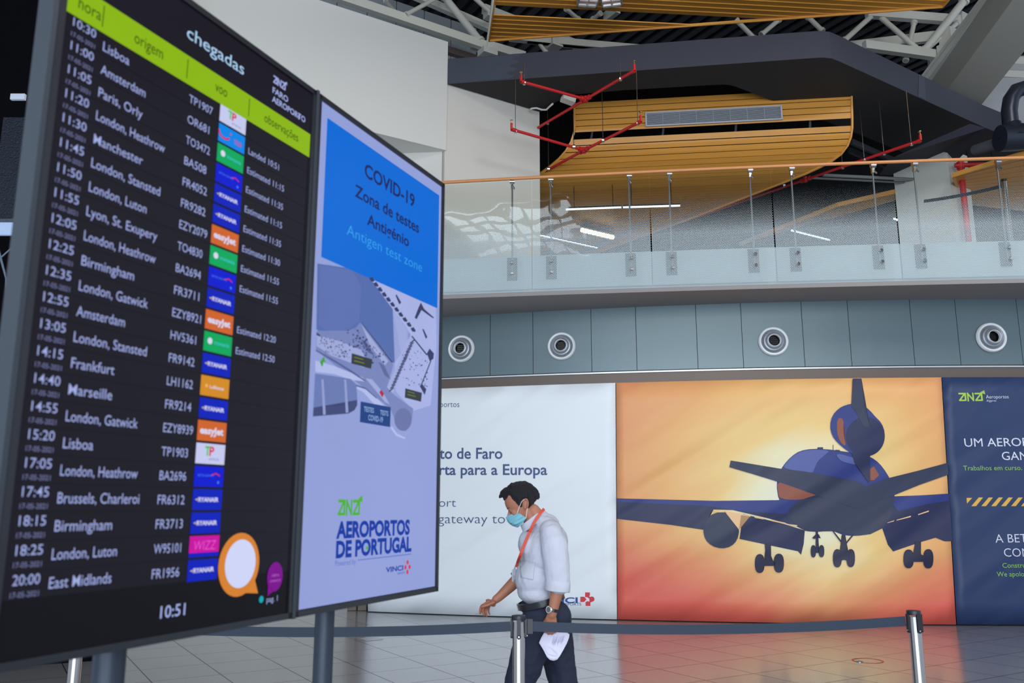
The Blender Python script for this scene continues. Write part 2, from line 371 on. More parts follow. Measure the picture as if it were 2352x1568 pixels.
# white square column
ck = onY(2175, 345, 14.0); mb = MB(); q = [Vector((ck.x, ck.y, 5.12)), Vector((ck.x, ck.y, 5.12))+DB*.62, Vector((ck.x, ck.y, 5.12))+DB*.62+DA*1.05, Vector((ck.x, ck.y, 5.12))+DA*1.05]
mb.hexa(q, [v+Vector((0,0,2.62)) for v in q])
t = thing('column', (ck.x, ck.y, 5.12), 'white square column on the upper floor, seen through the glass beside the red pipe', 'column')
obj('shaft', mb, white, t); 
# dark kiosk wall at the far left
a = Vector((-4.3, 9.2, 0)); b = Vector((-8.5, 7.0, 0))
struct('wall_left', wallprism(a, b, 0, 11.6, .3, Vector((-.3,.95,0))), mat('dark_hall_wall', (7, 7, 11), .95, var=.3, spec=.08))

# ================================================================ WOOD CEILINGS
def wood_mat(name, col):
    m = mat(name, col, .42, 0, .13, 3.0, stretch=(.6, .6, 14)); return m
wood = wood_mat('honey_wood_slat', (212, 148, 62)); woodedge = wood_mat('honey_wood_edge', (216, 152, 72))
# curved slatted ceiling hanging behind the ring
W0 = onY(1321, 236, 13.52); Wr = onY(1955, 230, 12.98); sdir = Vector((Wr.x-W0.x, Wr.y-W0.y, 0)); SL = sdir.length; sdir.normalize(); ZT = 8.36
# section of the panel: (distance back, drop below the top edge); the side edges follow their own curves
prof = [(0,0),(0,.3),(0,.5),(.03,.65),(.08,.78),(.16,.90),(.27,1.01),(.42,1.11),(.62,1.19),(.9,1.24),(1.4,1.27),(2.6,1.29),(4.4,1.3),(7.5,1.3)]
cum = [0]
for (a, b), (c, d) in zip(prof[:-1], prof[1:]): cum.append(cum[-1]+math.hypot(c-a, d-b))
def proj(p):
    v = p-EYE; dd = v.y*CP+v.z*SP; return 1176+FPX*v.x/dd, 784-FPX*(v.z*CP-v.y*SP)/dd
def interp(tab, y):
    for (y0, x0), (y1, x1) in zip(tab[:-1], tab[1:]):
        if y <= y1: return x0+(x1-x0)*(y-y0)/(y1-y0)
    (y0, x0), (y1, x1) = tab[-2:]; return x0+(x1-x0)*(y-y0)/(y1-y0)
LE = [(200,1321),(236,1321),(300,1322),(325,1315),(350,1300),(375,1275),(397,1245),(500,1100)]; RE = [(200,1953),(230,1954),(300,1956),(322,1951),(343,1941),(362,1921),(380,1890),(402,1840),(425,1780),(456,1700),(488,1620),(510,1560)]
base_n = Vector((-sdir.y, sdir.x, 0))
def raw(s, q, dz): return Vector((W0.x, W0.y, ZT))+sdir*s+base_n*q+Vector((0,0,-dz))
ends = []
for q, dz in prof:
    e = []
    for tab, s in ((LE, 0.), (RE, SL)):
        for _ in range(60):
            x, y = proj(raw(s, q, dz)); s += (interp(tab, y)-x)*.004
        e.append(s)
    ends.append(e)
def wpos(f, t, lift=0):
    f = f/SL
    for i in range(len(cum)-1):
        if t <= cum[i+1] or i == len(cum)-2:
            k = (t-cum[i])/(cum[i+1]-cum[i]); q = prof[i][0]+k*(prof[i+1][0]-prof[i][0]); dz = prof[i][1]+k*(prof[i+1][1]-prof[i][1])
            L0_ = ends[i][0]+k*(ends[i+1][0]-ends[i][0]); R0_ = ends[i][1]+k*(ends[i+1][1]-ends[i][1])
            nn = Vector((-(prof[i+1][1]-prof[i][1]), (prof[i+1][0]-prof[i][0]))).normalized(); break
    return raw(L0_+(R0_-L0_)*f, q+nn.x*lift, dz+nn.y*lift)
t = thing('slatted_ceiling', (W0.x, W0.y, 7.0), 'curved honey-coloured slatted wood ceiling with a grey grille, hanging under the dark bulkhead', 'slatted ceiling')
mb = MB(); s0 = 0; pitch = .110; k = 0; tt = 0
while tt < cum[-1]-.15:
    wd = .096
    if k != 5:
        for j in range(3):
            t0, t1 = tt+wd*j/3, tt+wd*(j+1)/3
            a, b, c, d = wpos(0, t0), wpos(SL, t0), wpos(SL, t1), wpos(0, t1)
            e, f, g, h = wpos(0, t0, -.02), wpos(SL, t0, -.02), wpos(SL, t1, -.02), wpos(0, t1, -.02)
            mb.add([a,b,c,d,e,f,g,h], [(0,1,2,3),(7,6,5,4),(0,4,5,1),(3,2,6,7),(1,5,6,2),(0,3,7,4)])
    tt += pitch; k += 1
obj('slats', mb, wood, t)
mb = MB()
for s in (-.012, SL+.012):
    pts = [wpos(s, cum[-1]*i/60) for i in range(0, 61)]
    mb.ribbon(pts, sdir, .03, .05)
obj('edge_band', mb, woodedge, t)
# carriers behind the slats
mb = MB()
for s in (.3, 1.5, 2.7, 3.9):
    mb.path([wpos(s, cum[-1]*i/40, -.06) for i in range(41)], .02, 6)
obj('carrier', mb, mat('dark_carrier', (60, 62, 70), .6), t)
g0 = onpl(1484, 274, wpos(0,.3)+Vector((0,-.03,0)), Vector((sdir.y,-sdir.x,0))); g1 = onpl(1795, 259, wpos(0,.3)+Vector((0,-.03,0)), Vector((sdir.y,-sdir.x,0)))
gr = thing('ventilation_grille', tuple(g0), 'long grey louvred air grille set in the curved wood ceiling', 'air grille')
L_ = (g1-g0).length; gx = (g1-g0).normalized(); gx.z = 0; gx.normalize(); gc = (g0+g1)/2; gz = Vector((0,0,1)); H_ = .235; gc.z += 0
mb = MB()
for sg in (-1, 1):
    mb.box(gc+gz*sg*H_/2, (L_+.03, .03, .02), gx); mb.box(gc+gx*sg*L_/2, (.025, .03, H_), gx)
obj('frame', mb, mat('grille_frame', (200, 204, 210), .4, .2), gr)
mb = MB()
for i in range(14): mb.box(gc+gz*(-H_/2+.015+i*H_/14), (L_, .012, .006), gx, (0,.8,.6) if 0 else None)
for i in range(1, 8): mb.box(gc+gx*(-L_/2+i*L_/8), (.006, .02, H_), gx)
obj('louvres', mb, mat('grille_louvre', (185, 190, 198), .4, .2), gr)
mb = MB(); mb.box(gc+Vector((0,.02,0)), (L_, .006, H_), gx); obj('backing', mb, mat('grille_back', (110, 114, 122), .7), gr)
# big slatted ceiling panel overhead at the top of the picture
ZW = 9.5
B0 = onz(1123, 93, ZW); B1 = onz(2165, 15, ZW); dl = Vector((.996, .087, 0)); pl = Vector((-.087, .996, 0))
e1 = (B1-B0); LEN = e1.length; e1.normalize(); left_d = (onz(1137, 0, ZW)-B0).normalized()
corner = B1+(onz(2178, 0, ZW)-B1).normalized()*4.5
nrm_e = Vector((-e1.y, e1.x, 0))
t = thing('slatted_ceiling', tuple(B0), 'flat honey wood slatted ceiling raft high overhead, carrying two square lights', 'slatted ceiling')
bm = bmesh.new()
def slat(bm, off_, wd, gap):
    c = B0+pl*(-off_)
    q = [c-dl*2, c+dl*12, c+dl*12-pl*wd, c-dl*2-pl*wd]
    q = [q[0]+Vector((0,0,.014)), q[1]+Vector((0,0,.014)), q[2], q[3]]; vs = [bm.verts.new(p) for p in q]+[bm.verts.new(p+Vector((0,0,.02))) for p in q]
    for f in [(0,1,2,3),(7,6,5,4),(0,4,5,1),(1,5,6,2),(2,6,7,3),(3,7,4,0)]: bm.faces.new([vs[i] for i in f])
off_ = -1.9; k = 0
while off_ < 5.5:
    if abs(off_-.86) > .08 and abs(off_-2.6) > .07: slat(bm, off_, .118, .01)
    off_ += .128
def cut(bm, co, no):
    geom = bm.verts[:]+bm.edges[:]+bm.faces[:]
    r = bmesh.ops.bisect_plane(bm, geom=geom, plane_co=co, plane_no=no, clear_outer=True)
    ed = [e for e in r['geom_cut'] if isinstance(e, bmesh.types.BMEdge)]
    bmesh.ops.holes_fill(bm, edges=ed, sides=8)
cut(bm, B0, nrm_e); cut(bm, B0, Vector((-abs(left_d.y), -left_d.x*-1*-1, 0)) if 0 else Vector((left_d.y, -left_d.x, 0)))
rd = (corner-B1).normalized(); cut(bm, B1, Vector((-rd.y, rd.x, 0)))
mb = MB(); mb.v = [v.co.copy() for v in bm.verts]; bm.verts.index_update(); mb.f = [tuple(v.index for v in f.verts) for f in bm.faces]; bm.free()
obj('slats', mb, wood, t)
mb = MB(); mb.bar(B0, B1, .02, .05); mb.bar(B0, B0+left_d*5, .02, .05); mb.bar(B1, corner, .02, .05); obj('edge_band', mb, woodedge, t)
lampm = mat('lamp_housing', (150, 165, 160), .4, .4); refl = mat('lamp_reflector', (225, 205, 200), .3, .3)
for i, (cx, cy) in enumerate(((1352, 4), (1404, 4))):
    p = onz(cx, cy, 9.2)
    l_ = thing('louvre_light', (p.x, p.y, 9.2), ('left' if i == 0 else 'right')+' one of two square louvred lights under the overhead wood raft', 'ceiling light', 'square louvre lights')
    S = .30; xa = Vector((.97,.1,0)).normalized() if i == 0 else Vector((.95,-.2,0)).normalized(); ya = Vector((0,0,1)).cross(xa)
    mb = MB()
    for a_, b_ in ((xa, ya), (ya, xa)):
        for sg in (-1, 1): mb.box(p+b_*sg*S/2+Vector((0,0,.09)), (S+.02, .02, .18), a_, b_)
    mb.box(p+Vector((0,0,.19)), (S, S, .02), xa, ya); obj('housing', mb, lampm, l_)
    mb = MB()
    for a_, b_ in ((xa, ya), (ya, xa)): mb.box(p+Vector((0,0,.04)), (S, .012, .08), a_, b_)
    for ix in (-1, 1):
        for iy in (-1, 1):
            c = p+xa*ix*S/4+ya*iy*S/4; h = S/4*.9
            mb.add([c-xa*h-ya*h+Vector((0,0,.02)), c+xa*h-ya*h+Vector((0,0,.02)), c+xa*h+ya*h+Vector((0,0,.02)), c-xa*h+ya*h+Vector((0,0,.02)), c+Vector((0,0,.15))], [(0,1,4),(1,2,4),(2,3,4),(3,0,4)])
    obj('louvre', mb, refl, l_)
# further wood ceilings in the upper hall
def raft(px, z, th, label, m=wood, step=None):
    q = [onz(x, y, z) for x, y in px]; t_ = thing('slatted_ceiling', tuple(q[0]), label, 'slatted ceiling')
    mb_ = MB(); n_ = 14
    for i in range(n_):
        a_, b_ = i/n_, (i+.86)/n_
        p = [q[0].lerp(q[3], a_), q[1].lerp(q[2], a_), q[1].lerp(q[2], b_), q[0].lerp(q[3], b_)]; mb_.prism(p, (0, 0, th))
    obj('slats', mb_, m, t_); mb_ = MB(); mb_.bar(q[0], q[3], .05, .08); mb_.bar(q[1], q[2], .05, .08); mb_.bar(q[0], q[1], .03, .08); obj('edge_band', mb_, woodedge, t_); return t_
raft([(2190,402),(2352,352),(2480,500),(2215,470)], 7.1, .03, 'honey wood slatted ceiling behind the glass at the right edge, beyond the white column')
raft([(1925,470),(2122,425),(2126,441),(1700,560)], 7.3, .05, 'narrow honey wood ceiling strip running diagonally behind the glass, left of the white column')

# ================================================================ ROOF STEEL
def truss(nm, label, chords, braces, boxes=()):
    p = onz(*chords[0][0]); t_ = thing(nm, tuple(p), label, 'roof truss')
    for i, (a, b, wd, ht) in enumerate(chords):
        m_ = MB(); m_.bar(onz(*a), onz(*b), wd, ht); obj('chord', m_, steel, t_, bev=.006)
    for a, b, r in braces:
        m_ = MB(); a_, b_ = onz(*a), onz(*b); m_.tube(a_, b_, r, n=14); d = (b_-a_).normalized(); m_.tube(a_, a_+d*.05, r*1.35, n=14); m_.tube(b_-d*.05, b_, r*1.35, n=14); obj('brace', m_, steel, t_, smooth='auto')
    for (x, y, z), sz in boxes:
        m_ = MB(); m_.box(onz(x, y, z), sz, DB, DA); obj('node_plate', m_, steel, t_, bev=.006)
    return t_
truss('roof_truss', 'white steel truss running above the upper white wall, left of the overhead wood raft',
  [((700,-34,10),(1118,107,10),.12,.16), ((880,-42,11.2),(1150,76,10.9),.12,.14), ((1118,104,10),(1205,130,9.9),.12,.16)],
  [((885,2,10.8),(912,32,10.05),.035), ((1035,-22,11.1),(932,34,10.05),.04), ((1018,-10,11.1),(1104,96,10.05),.07), ((1080,-14,11.1),(1128,30,10.9),.045), ((1137,-20,10.8),(1122,100,10.05),.045)],
  [((1112,112,10),(.5,.3,.04)), ((1128,36,10.9),(.25,.2,.15)), ((1120,122,9.85),(.3,.25,.12))])
truss('roof_truss', 'white steel truss crossing behind the overhead wood raft, above the middle of the dark bulkhead',
  [((1110,20,11.2),(1420,140,11.0),.14,.16), ((1170,85,10.6),(1480,118,10.6),.12,.14), ((1210,90,10.6),(1900,150,10.6),.12,.14)],
  [((1225,80,10.7),(1255,122,10.4),.04), ((1690,45,10.9),(1735,90,10.5),.045), ((1790,45,10.9),(1748,80,10.5),.045), ((1855,38,10.9),(1890,72,10.5),.045), ((1300,20,10.9),(1330,45,10.9),.04), ((1380,30,10.8),(1360,45,10.8),.04)],
  [((1272,100,10.6),(.25,.3,.22)), ((1405,30,10.8),(.1,.4,.2))])
truss('roof_truss', 'white steel truss with tubular diagonals at upper right, bolted to the big grey girder',
  [((1985,104,10),(2180,131,10),.13,.17), ((1990,30,10.9),(2222,48,10.9),.13,.17), ((1950,108,10.6),(2165,82,10.6),.11,.2)],
  [((2005,34,10.9),(1938,94,10.05),.05), ((2016,34,10.9),(2112,116,10.05),.05), ((2216,0,11.1),(2122,118,10.1),.075), ((2200,52,10.8),(2126,116,10.1),.045), ((2100,50,10.8),(2080,140,9.9),.045)],
  [((2188,118,10),(.45,.35,.25)), ((2208,60,10.8),(.2,.2,.5)), ((2182,88,10.4),(.35,.25,.3))])
# big box girder
G = onz(2245, 200, 9.2); Gd = (onz(2420,-60,9.9)-G).normalized()
t = thing('roof_girder', tuple(G), 'large pale grey box girder sloping down to the dark bulkhead at upper right', 'girder')
mb = MB(); mb.bar(onz(2180,235,9.0), onz(2400,-62,9.6), .82, .55); obj('web', mb, mat('grey_girder_paint', (150, 148, 140), .5, var=.04), t, bev=.01)
mb = MB(); mb.bar(onz(2120,196,9.6), onz(2300,-40,10.3), .1, .1); mb.bar(onz(2108,192,9.7), onz(2285,-40,10.4), .06, .06); obj('flange', mb, steel, t)
# steel beams right of the girder, ducts
t = thing('roof_beam', tuple(onz(2320,140,10)), 'short white roof beam at the right edge beyond the big girder', 'roof beam')
mb = MB(); mb.bar(onz(2318,142,10.3), onz(2420,146,10.3), .15, .15); mb.bar(onz(2290,172,10), onz(2420,178,10), .15, .14); obj('beam', mb, steel, t)
mb = MB(); mb.tube(onz(2300,172,10), onz(2240,228,9.6), .06); mb.tube(onz(2390,190,10), onz(2320,240,9.4), .06); obj('brace', mb, steel, t)
mb = MB(); mb.box(onz(2360,215,9.3)+Vector((0,.6,.3)), (3, .1, 1.6)); struct('wall_clad_right', mb, mat('pale_clad', (165, 168, 172), .6))
dk = mat('dark_duct', (44, 50, 62), .35, .5, var=.05)
t = thing('air_duct', tuple(onY(2320,260,13)), 'dark round air duct with an elbow at the right edge above the handrail', 'air duct')
mb = MB(); ar = [onY(x, y, 12.6) for x, y in ((2400,205),(2360,200),(2335,208),(2322,228),(2318,255),(2322,292))]; mb.path(ar, .12, 16); obj('elbow', mb, dk, t, smooth='auto')
mb = MB(); mb.tube(onY(2322,280,12.6), onY(2326,318,12.6), .11, .22, 20); mb.tube(onY(2296,318,12.6), onY(2420,312,12.6), .21, n=24); obj('plenum', mb, dk, t, smooth='auto')
mb = MB(); mb.tube(onY(2240,345,13.4), onY(2310,322,12.7), .09); obj('branch', mb, mat('grey_flex_duct', (80, 84, 92), .6), t, smooth='auto')

# ================================================================ RED SPRINKLER PIPES
red = mat('red_pipe_paint', (196, 30, 34), .4, var=.05); chrome = mat('bright_chrome', (215, 215, 218), .18, 1, .02)
def sprinkler(label, z, node, arms, rod):
    t_ = thing('sprinkler_pipe', tuple(onz(*node, z)), label, 'sprinkler pipe'); N = onz(*node, z)
    for j, a in enumerate(arms):
        A = onz(*a, z); m_ = MB(); m_.tube(N, A, .023, n=12); obj('pipe', m_, red, t_, smooth='auto')
        d = (A-N).normalized()
        if j < 2:
            m_ = MB(); m_.tube(A-d*.05, A, .030, n=12); m_.tube(A, A+Vector((0,0,.1)), .020, n=10); obj('elbow', m_, red, t_, smooth='auto')
            m_ = MB(); m_.tube(A+Vector((0,0,.1)), A+Vector((0,0,.15)), .008, n=8); m_.tube(A+Vector((0,0,.15)), A+Vector((0,0,.155)), .024, n=12); obj('sprinkler_head', m_, mat('brass', (190,170,120), .3, .9), t_)
        m_ = MB(); m_.tube(N+d*.06, N+d*.1, .04, n=12); obj('coupling', m_, red, t_, smooth='auto')
    m_ = MB(); m_.tube(N-Vector((0,0,.045)), N+Vector((0,0,.045)), .04, n=12); obj('tee', m_, red, t_, smooth='auto')
    for (x, y) in rod:
        m_ = MB(); R = onz(x, y, z); m_.tube(R+Vector((0,0,.03)), Vector((R.x, R.y, 8.22 if z < 8.15 else 9.2)), .006, n=6); obj('hanger_rod', m_, chrome, t_)
        m_ = MB(); m_.tube(R-Vector((.02,0,0)), R+Vector((.02,0,0)), .036, n=12); obj('pipe_clamp', m_, chrome, t_)
sprinkler('upper red sprinkler pipe with three arms crossing below the dark bulkhead', 7.9, (1345,228), [(1197,187),(1457,162),(1236,293)], [(1204,190),(1425,181),(1258,282)])
sprinkler('lower three-armed red sprinkler pipe in front of the white wall corner and curved wood ceiling', 7.3, (1341,345), [(1175,297),(1472,279),(1150,450)], [(1184,301),(1465,283),(1385,322),(1260,388),(1318,337)])
sprinkler('long straight red sprinkler pipe rising rightward, right of the curved wood ceiling', 7.3, (1850,412), [(2115,322),(2114,323),(1560,512)], [(2093,330),(2030,352),(1985,366),(1935,384),(1800,425)])
t = thing('red_riser_pipe', tuple(onY(2205,370,13.9)), 'vertical red pipe standing on the right side of the white column', 'pipe')
c_ = onY(2206, 380, 13.9); mb = MB(); mb.tube((c_.x, c_.y, 5.12), (c_.x, c_.y, c_.z), .05, n=14); obj('pipe', mb, red, t, smooth='auto')
mb = MB(); mb.tube((c_.x-.1, c_.y, c_.z), (c_.x+.35, c_.y-.1, c_.z-.02), .04, n=12); mb.tube((c_.x, c_.y, c_.z-.06), (c_.x, c_.y, c_.z+.06), .065, n=12); obj('elbow', mb, red, t, smooth='auto')
# white cable and junction box on the soffit
t = thing('junction_box', tuple(onz(1305,229,8.1)), 'small pale box hanging under the dark bulkhead beside the upper red pipe', 'box')
mb = MB(); p = onz(1305,229,8.1); mb.box(p, (.22, .16, .09), (.9,.3,-.2)); obj('case', mb, white2, t, bev=.01)
mb = MB(); mb.path([onz(x, y, 8.14) for x, y in ((1216,252),(1222,249),(1232,248),(1245,252),(1255,252),(1262,245),(1270,238))], .016, 8)
tag(obj('cable', mb, white, smooth=True), 'short white cable curling under the dark bulkhead at the white wall corner', 'cable')
# linear lamps in the upper hall
warm = mat('warm_lamp_tube', (255, 235, 190), .5, emit=3.0); cool = mat('cool_lamp_tube', (225, 235, 255), .5, emit=1.6)
for i, (a, b, z, m_, r_, lb) in enumerate([((1336,528),(1408,545),6.9,warm,.045,'short warm glowing lamp tube behind the dotted glass'),
    ((1300,481),(1427,476),6.72,cool,.016,'left half of the thin white lamp line behind the dotted glass'),((1431,476),(1562,472),6.72,cool,.016,'right half of the thin white lamp line behind the dotted glass'),
    ((2063,458),(2120,460),7.2,cool,.02,'short white lamp line just left of the white column'),((2220,461),(2302,464),7.2,cool,.02,'white lamp line right of the white column'),
    ((1240,540),(1372,569),6.7,cool,.012,'faint slanting lamp line low behind the left glass'),((1818,529),(1905,551),6.9,cool,.018,'slanting lamp line behind the glass below the long red pipe'),((2053,502),(2118,524),6.9,cool,.018,'slanting lamp line behind the glass left of the column base')]):
    t = thing('lamp_tube', tuple(onz(*a, z)), lb, 'lamp')
    mb = MB(); mb.tube(onz(*a, z), onz(*b, z), r_, n=10); obj('tube', mb, m_, t)
    mb = MB(); A_, B_ = onz(*a, z), onz(*b, z); up = Vector((0,0,r_*1.6)); mb.bar(A_+up, B_+up, r_*3, r_); obj('housing', mb, black, t); mb = MB(); [mb.tube(A_.lerp(B_, k_)+up, Vector((A_.lerp(B_, k_).x, A_.lerp(B_, k_).y, 8.61)), .006, n=6) for k_ in (.15, .85)]; obj('hanger_rod', mb, black, t)
# cable tray in the upper hall
t = thing('cable_tray', tuple(onz(1960,330,7.6)), 'dark steel cable tray behind the long red pipe under the bulkhead', 'cable tray')
mb = MB(); mb.bar(onz(1955,325,7.8), onz(2090,385,7.8), .05, .1); mb.bar(onz(1950,345,7.8), onz(2080,400,7.8), .05, .1); obj('rails', mb, mat('dark_steel', (52, 54, 62), .5, .4), t)
mb = MB(); mb.tube(onz(1890,402,7.4), onz(2100,412,7.4), .03); mb.tube(onz(1850,408,7.4), onz(2100,420,7.4), .02); obj('conduit', mb, mat('grey_conduit', (120, 122, 125), .5), t)
# ================================================================ BALUSTRADE
def glass_mat():
    m = bpy.data.materials.new('dotted_glass'); m.use_nodes = True; n = m.node_tree.nodes; l = m.node_tree.links
    for x in list(n): n.remove(x)
    out = n.new('ShaderNodeOutputMaterial'); uv = n.new('ShaderNodeUVMap'); uv.uv_map = 'UVMap'
    tr = n.new('ShaderNodeBsdfTransparent'); tr.inputs[0].default_value = (.90, .94, .92, 1)
    gl_ = n.new('ShaderNodeBsdfGlossy'); gl_.inputs['Roughness'].default_value = .015; gl_.inputs['Color'].default_value = (.95, 1, .98, 1)
    # slightly wavy panes
    tcn = n.new('ShaderNodeTexCoord'); nz = n.new('ShaderNodeTexNoise'); nz.inputs['Scale'].default_value = .9; l.new(tcn.outputs['Object'], nz.inputs[0])
    bp = n.new('ShaderNodeBump'); bp.inputs['Strength'].default_value = .22; bp.inputs['Distance'].default_value = .05; l.new(nz.outputs[0], bp.inputs['Height']); l.new(bp.outputs[0], gl_.inputs['Normal'])
    fr = n.new('ShaderNodeFresnel'); fr.inputs[0].default_value = 1.5; m1 = n.new('ShaderNodeMixShader'); l.new(fr.outputs[0], m1.inputs[0]); l.new(tr.outputs[0], m1.inputs[1]); l.new(gl_.outputs[0], m1.inputs[2])
    df = n.new('ShaderNodeBsdfDiffuse'); df.inputs[0].default_value = lin((224, 236, 242)); tl = n.new('ShaderNodeBsdfTranslucent'); tl.inputs[0].default_value = lin((224, 236, 242))
    dm = n.new('ShaderNodeMixShader'); dm.inputs[0].default_value = .3; l.new(df.outputs[0], dm.inputs[1]); l.new(tl.outputs[0], dm.inputs[2])
    P_ = .0205
    def VM(op, a, b=None):
        x = n.new('ShaderNodeVectorMath'); x.operation = op; l.new(a, x.inputs[0])
        if b is not None: x.inputs[1].default_value = b
        return x.outputs['Value' if op == 'LENGTH' else 0]
    sc_ = VM('MULTIPLY', uv.outputs[0], (1/P_, 1/(P_*1.732), 0))
    def cell(off):
        a = VM('ADD', sc_, off); a = VM('FRACTION', a); a = VM('SUBTRACT', a, (.5, .5, 0)); a = VM('MULTIPLY', a, (1, 1.732, 0)); return VM('LENGTH', a)
    mn = n.new('ShaderNodeMath'); mn.operation = 'MINIMUM'; l.new(cell((0,0,0)), mn.inputs[0]); l.new(cell((.5,.5,0)), mn.inputs[1])
    sp = n.new('ShaderNodeSeparateXYZ'); l.new(uv.outputs[0], sp.inputs[0])
    mr = n.new('ShaderNodeMapRange'); mr.inputs['From Min'].default_value = 6.02; mr.inputs['From Max'].default_value = 5.35; mr.inputs['To Min'].default_value = 0; mr.inputs['To Max'].default_value = .385; l.new(sp.outputs[1], mr.inputs[0])
    lt = n.new('ShaderNodeMath'); lt.operation = 'LESS_THAN'; l.new(mn.outputs[0], lt.inputs[0]); l.new(mr.outputs[0], lt.inputs[1])
    m2 = n.new('ShaderNodeMixShader'); l.new(lt.outputs[0], m2.inputs[0]); l.new(m1.outputs[0], m2.inputs[1]); l.new(dm.outputs[0], m2.inputs[2]); l.new(m2.outputs[0], out.inputs[0])
    return m
glassm = glass_mat()
def gpx(x, y): return oncurve(x, y, glassY)
edges = [gpx(x, y).x for x, y in ((1222,560),(1496,560),(1780,560),(2066,560))]
pw = edges[1]-edges[0]; edges = [edges[0]-2*pw, edges[0]-pw]+edges+[edges[-1]+1.72, edges[-1]+3.44]
ZG0, ZG1 = 4.60, 6.24
lab = ['hidden-edge', 'leftmost', 'second from the left', 'middle', 'fourth from the left', 'fifth from the left', 'rightmost']
for i, (a, b) in enumerate(zip(edges[:-1], edges[1:])):
    mb = MB(); mb.uv = []; n_ = 8; xs = [a+.008+(b-a-.016)*k/n_ for k in range(n_+1)]; th = .0
    lb = ['dotted glass balustrade pane just behind the edge of the poster screen', 'dotted glass balustrade pane in front of the white wall, first right of the poster screen', 'dotted glass balustrade pane with bright skylight reflections, in front of the dark hall', 'dotted glass balustrade pane below the wide part of the curved wood ceiling', 'dotted glass balustrade pane crossed by the long red pipe', 'dotted glass balustrade pane in front of the white column and belt post', 'dotted glass balustrade pane past the right edge, beyond the belt post'][i]
    for k in range(n_+1):
        for z in (ZG0, ZG1): mb.v.append(Vector((xs[k], glassY(xs[k]), z))); mb.uv.append((xs[k]*1.005, z))
    for k in range(n_): mb.f.append((2*k, 2*k+2, 2*k+3, 2*k+1)); mb.mi.append(0)
    o = obj('glass_pane', mb, glassm); tag(o, lb, 'glass pane', 'glass panes of the balcony balustrade')
# handrail
mb = MB(); mb.path([Vector((x, glassY(x)+.02, 6.29)) for x in [-3+i*.25 for i in range(50)]], .024, 16)
tag(obj('handrail', mb, mat('copper_wood_handrail', (214, 146, 92), .35, var=.05), smooth=True), 'round copper-coloured wooden handrail along the top of the glass balustrade', 'handrail')
stl = mat('brushed_steel', (150, 152, 156), .3, .9, .03); plate_m = mat('grey_fixing_plate', (95, 104, 112), .5, .4)
bx = [(1177,1176),(1267,1265),(1446,1450),(1540,1543),(1725,1735),(1821,1832),(2010,2024),(2107,2121),(2300,2318)]
wh = ['first from the poster screen, before the white wall', 'second from the poster screen', 'third from the poster screen', 'fourth from the poster screen', 'fifth from the poster screen, right of the glass middle', 'sixth from the poster screen', 'seventh, left of the pair before the white column', 'eighth, just in front of the white column', 'ninth, beside the belt post on the upper floor', 'tenth, at the right edge']
proto = None
def copy_tree(o, parent=None):
    c = o.copy(); C.objects.link(c); c.parent = parent
    for ch in o.children: copy_tree(ch, c)
    return c
for i, (xt, xb) in enumerate(bx):
    x = (gpx(xt, 400).x+gpx(xb, 600).x)/2 ; y = glassY(x)
    if proto is None:
        t = thing('baluster', (x, y, 4.8), 'x', 'baluster'); O = Vector((x, y, 0))
        mb = MB(); mb.tube(O+Vector((0,.05,4.8)), O+Vector((0,.05,6.2)), .0125, n=14); obj('rod', mb, stl, t, smooth='auto')
        mb = MB(); mb.box(O+Vector((0,.095,4.93)), (.15,.02,.34)); obj('fixing_plate', mb, plate_m, t)
        for z in (4.84, 5.0):
            mb = MB(); mb.tube(O+Vector((0,-.03,z)), O+Vector((0,.09,z)), .012, n=14); mb.lathe(O+Vector((0,-.035,z)), (0,1,0), [(0,.004),(0,.018),(.006,.024),(.018,.024),(.022,.012)], 20); obj('glass_fixing', mb, chrome, t, smooth='auto')
        mb = MB(); mb.box(O+Vector((0,.04,6.19)), (.035,.05,.09)); mb.tube(O+Vector((-.035,.02,6.245)), O+Vector((.035,.02,6.245)), .033, n=16); mb.bar(O+Vector((0,.04,6.2)), O+Vector((.03,-.01,6.12)), .015,.02); obj('rail_clamp', mb, chrome, t, smooth='auto')
        proto = t
    else:
        t = copy_tree(proto); t.location = (x, y, 4.8)
    t['label'] = 'steel baluster with two glass fixings, '+wh[i]; t['category'] = 'baluster'; t['group'] = 'steel balusters behind the balcony glass'

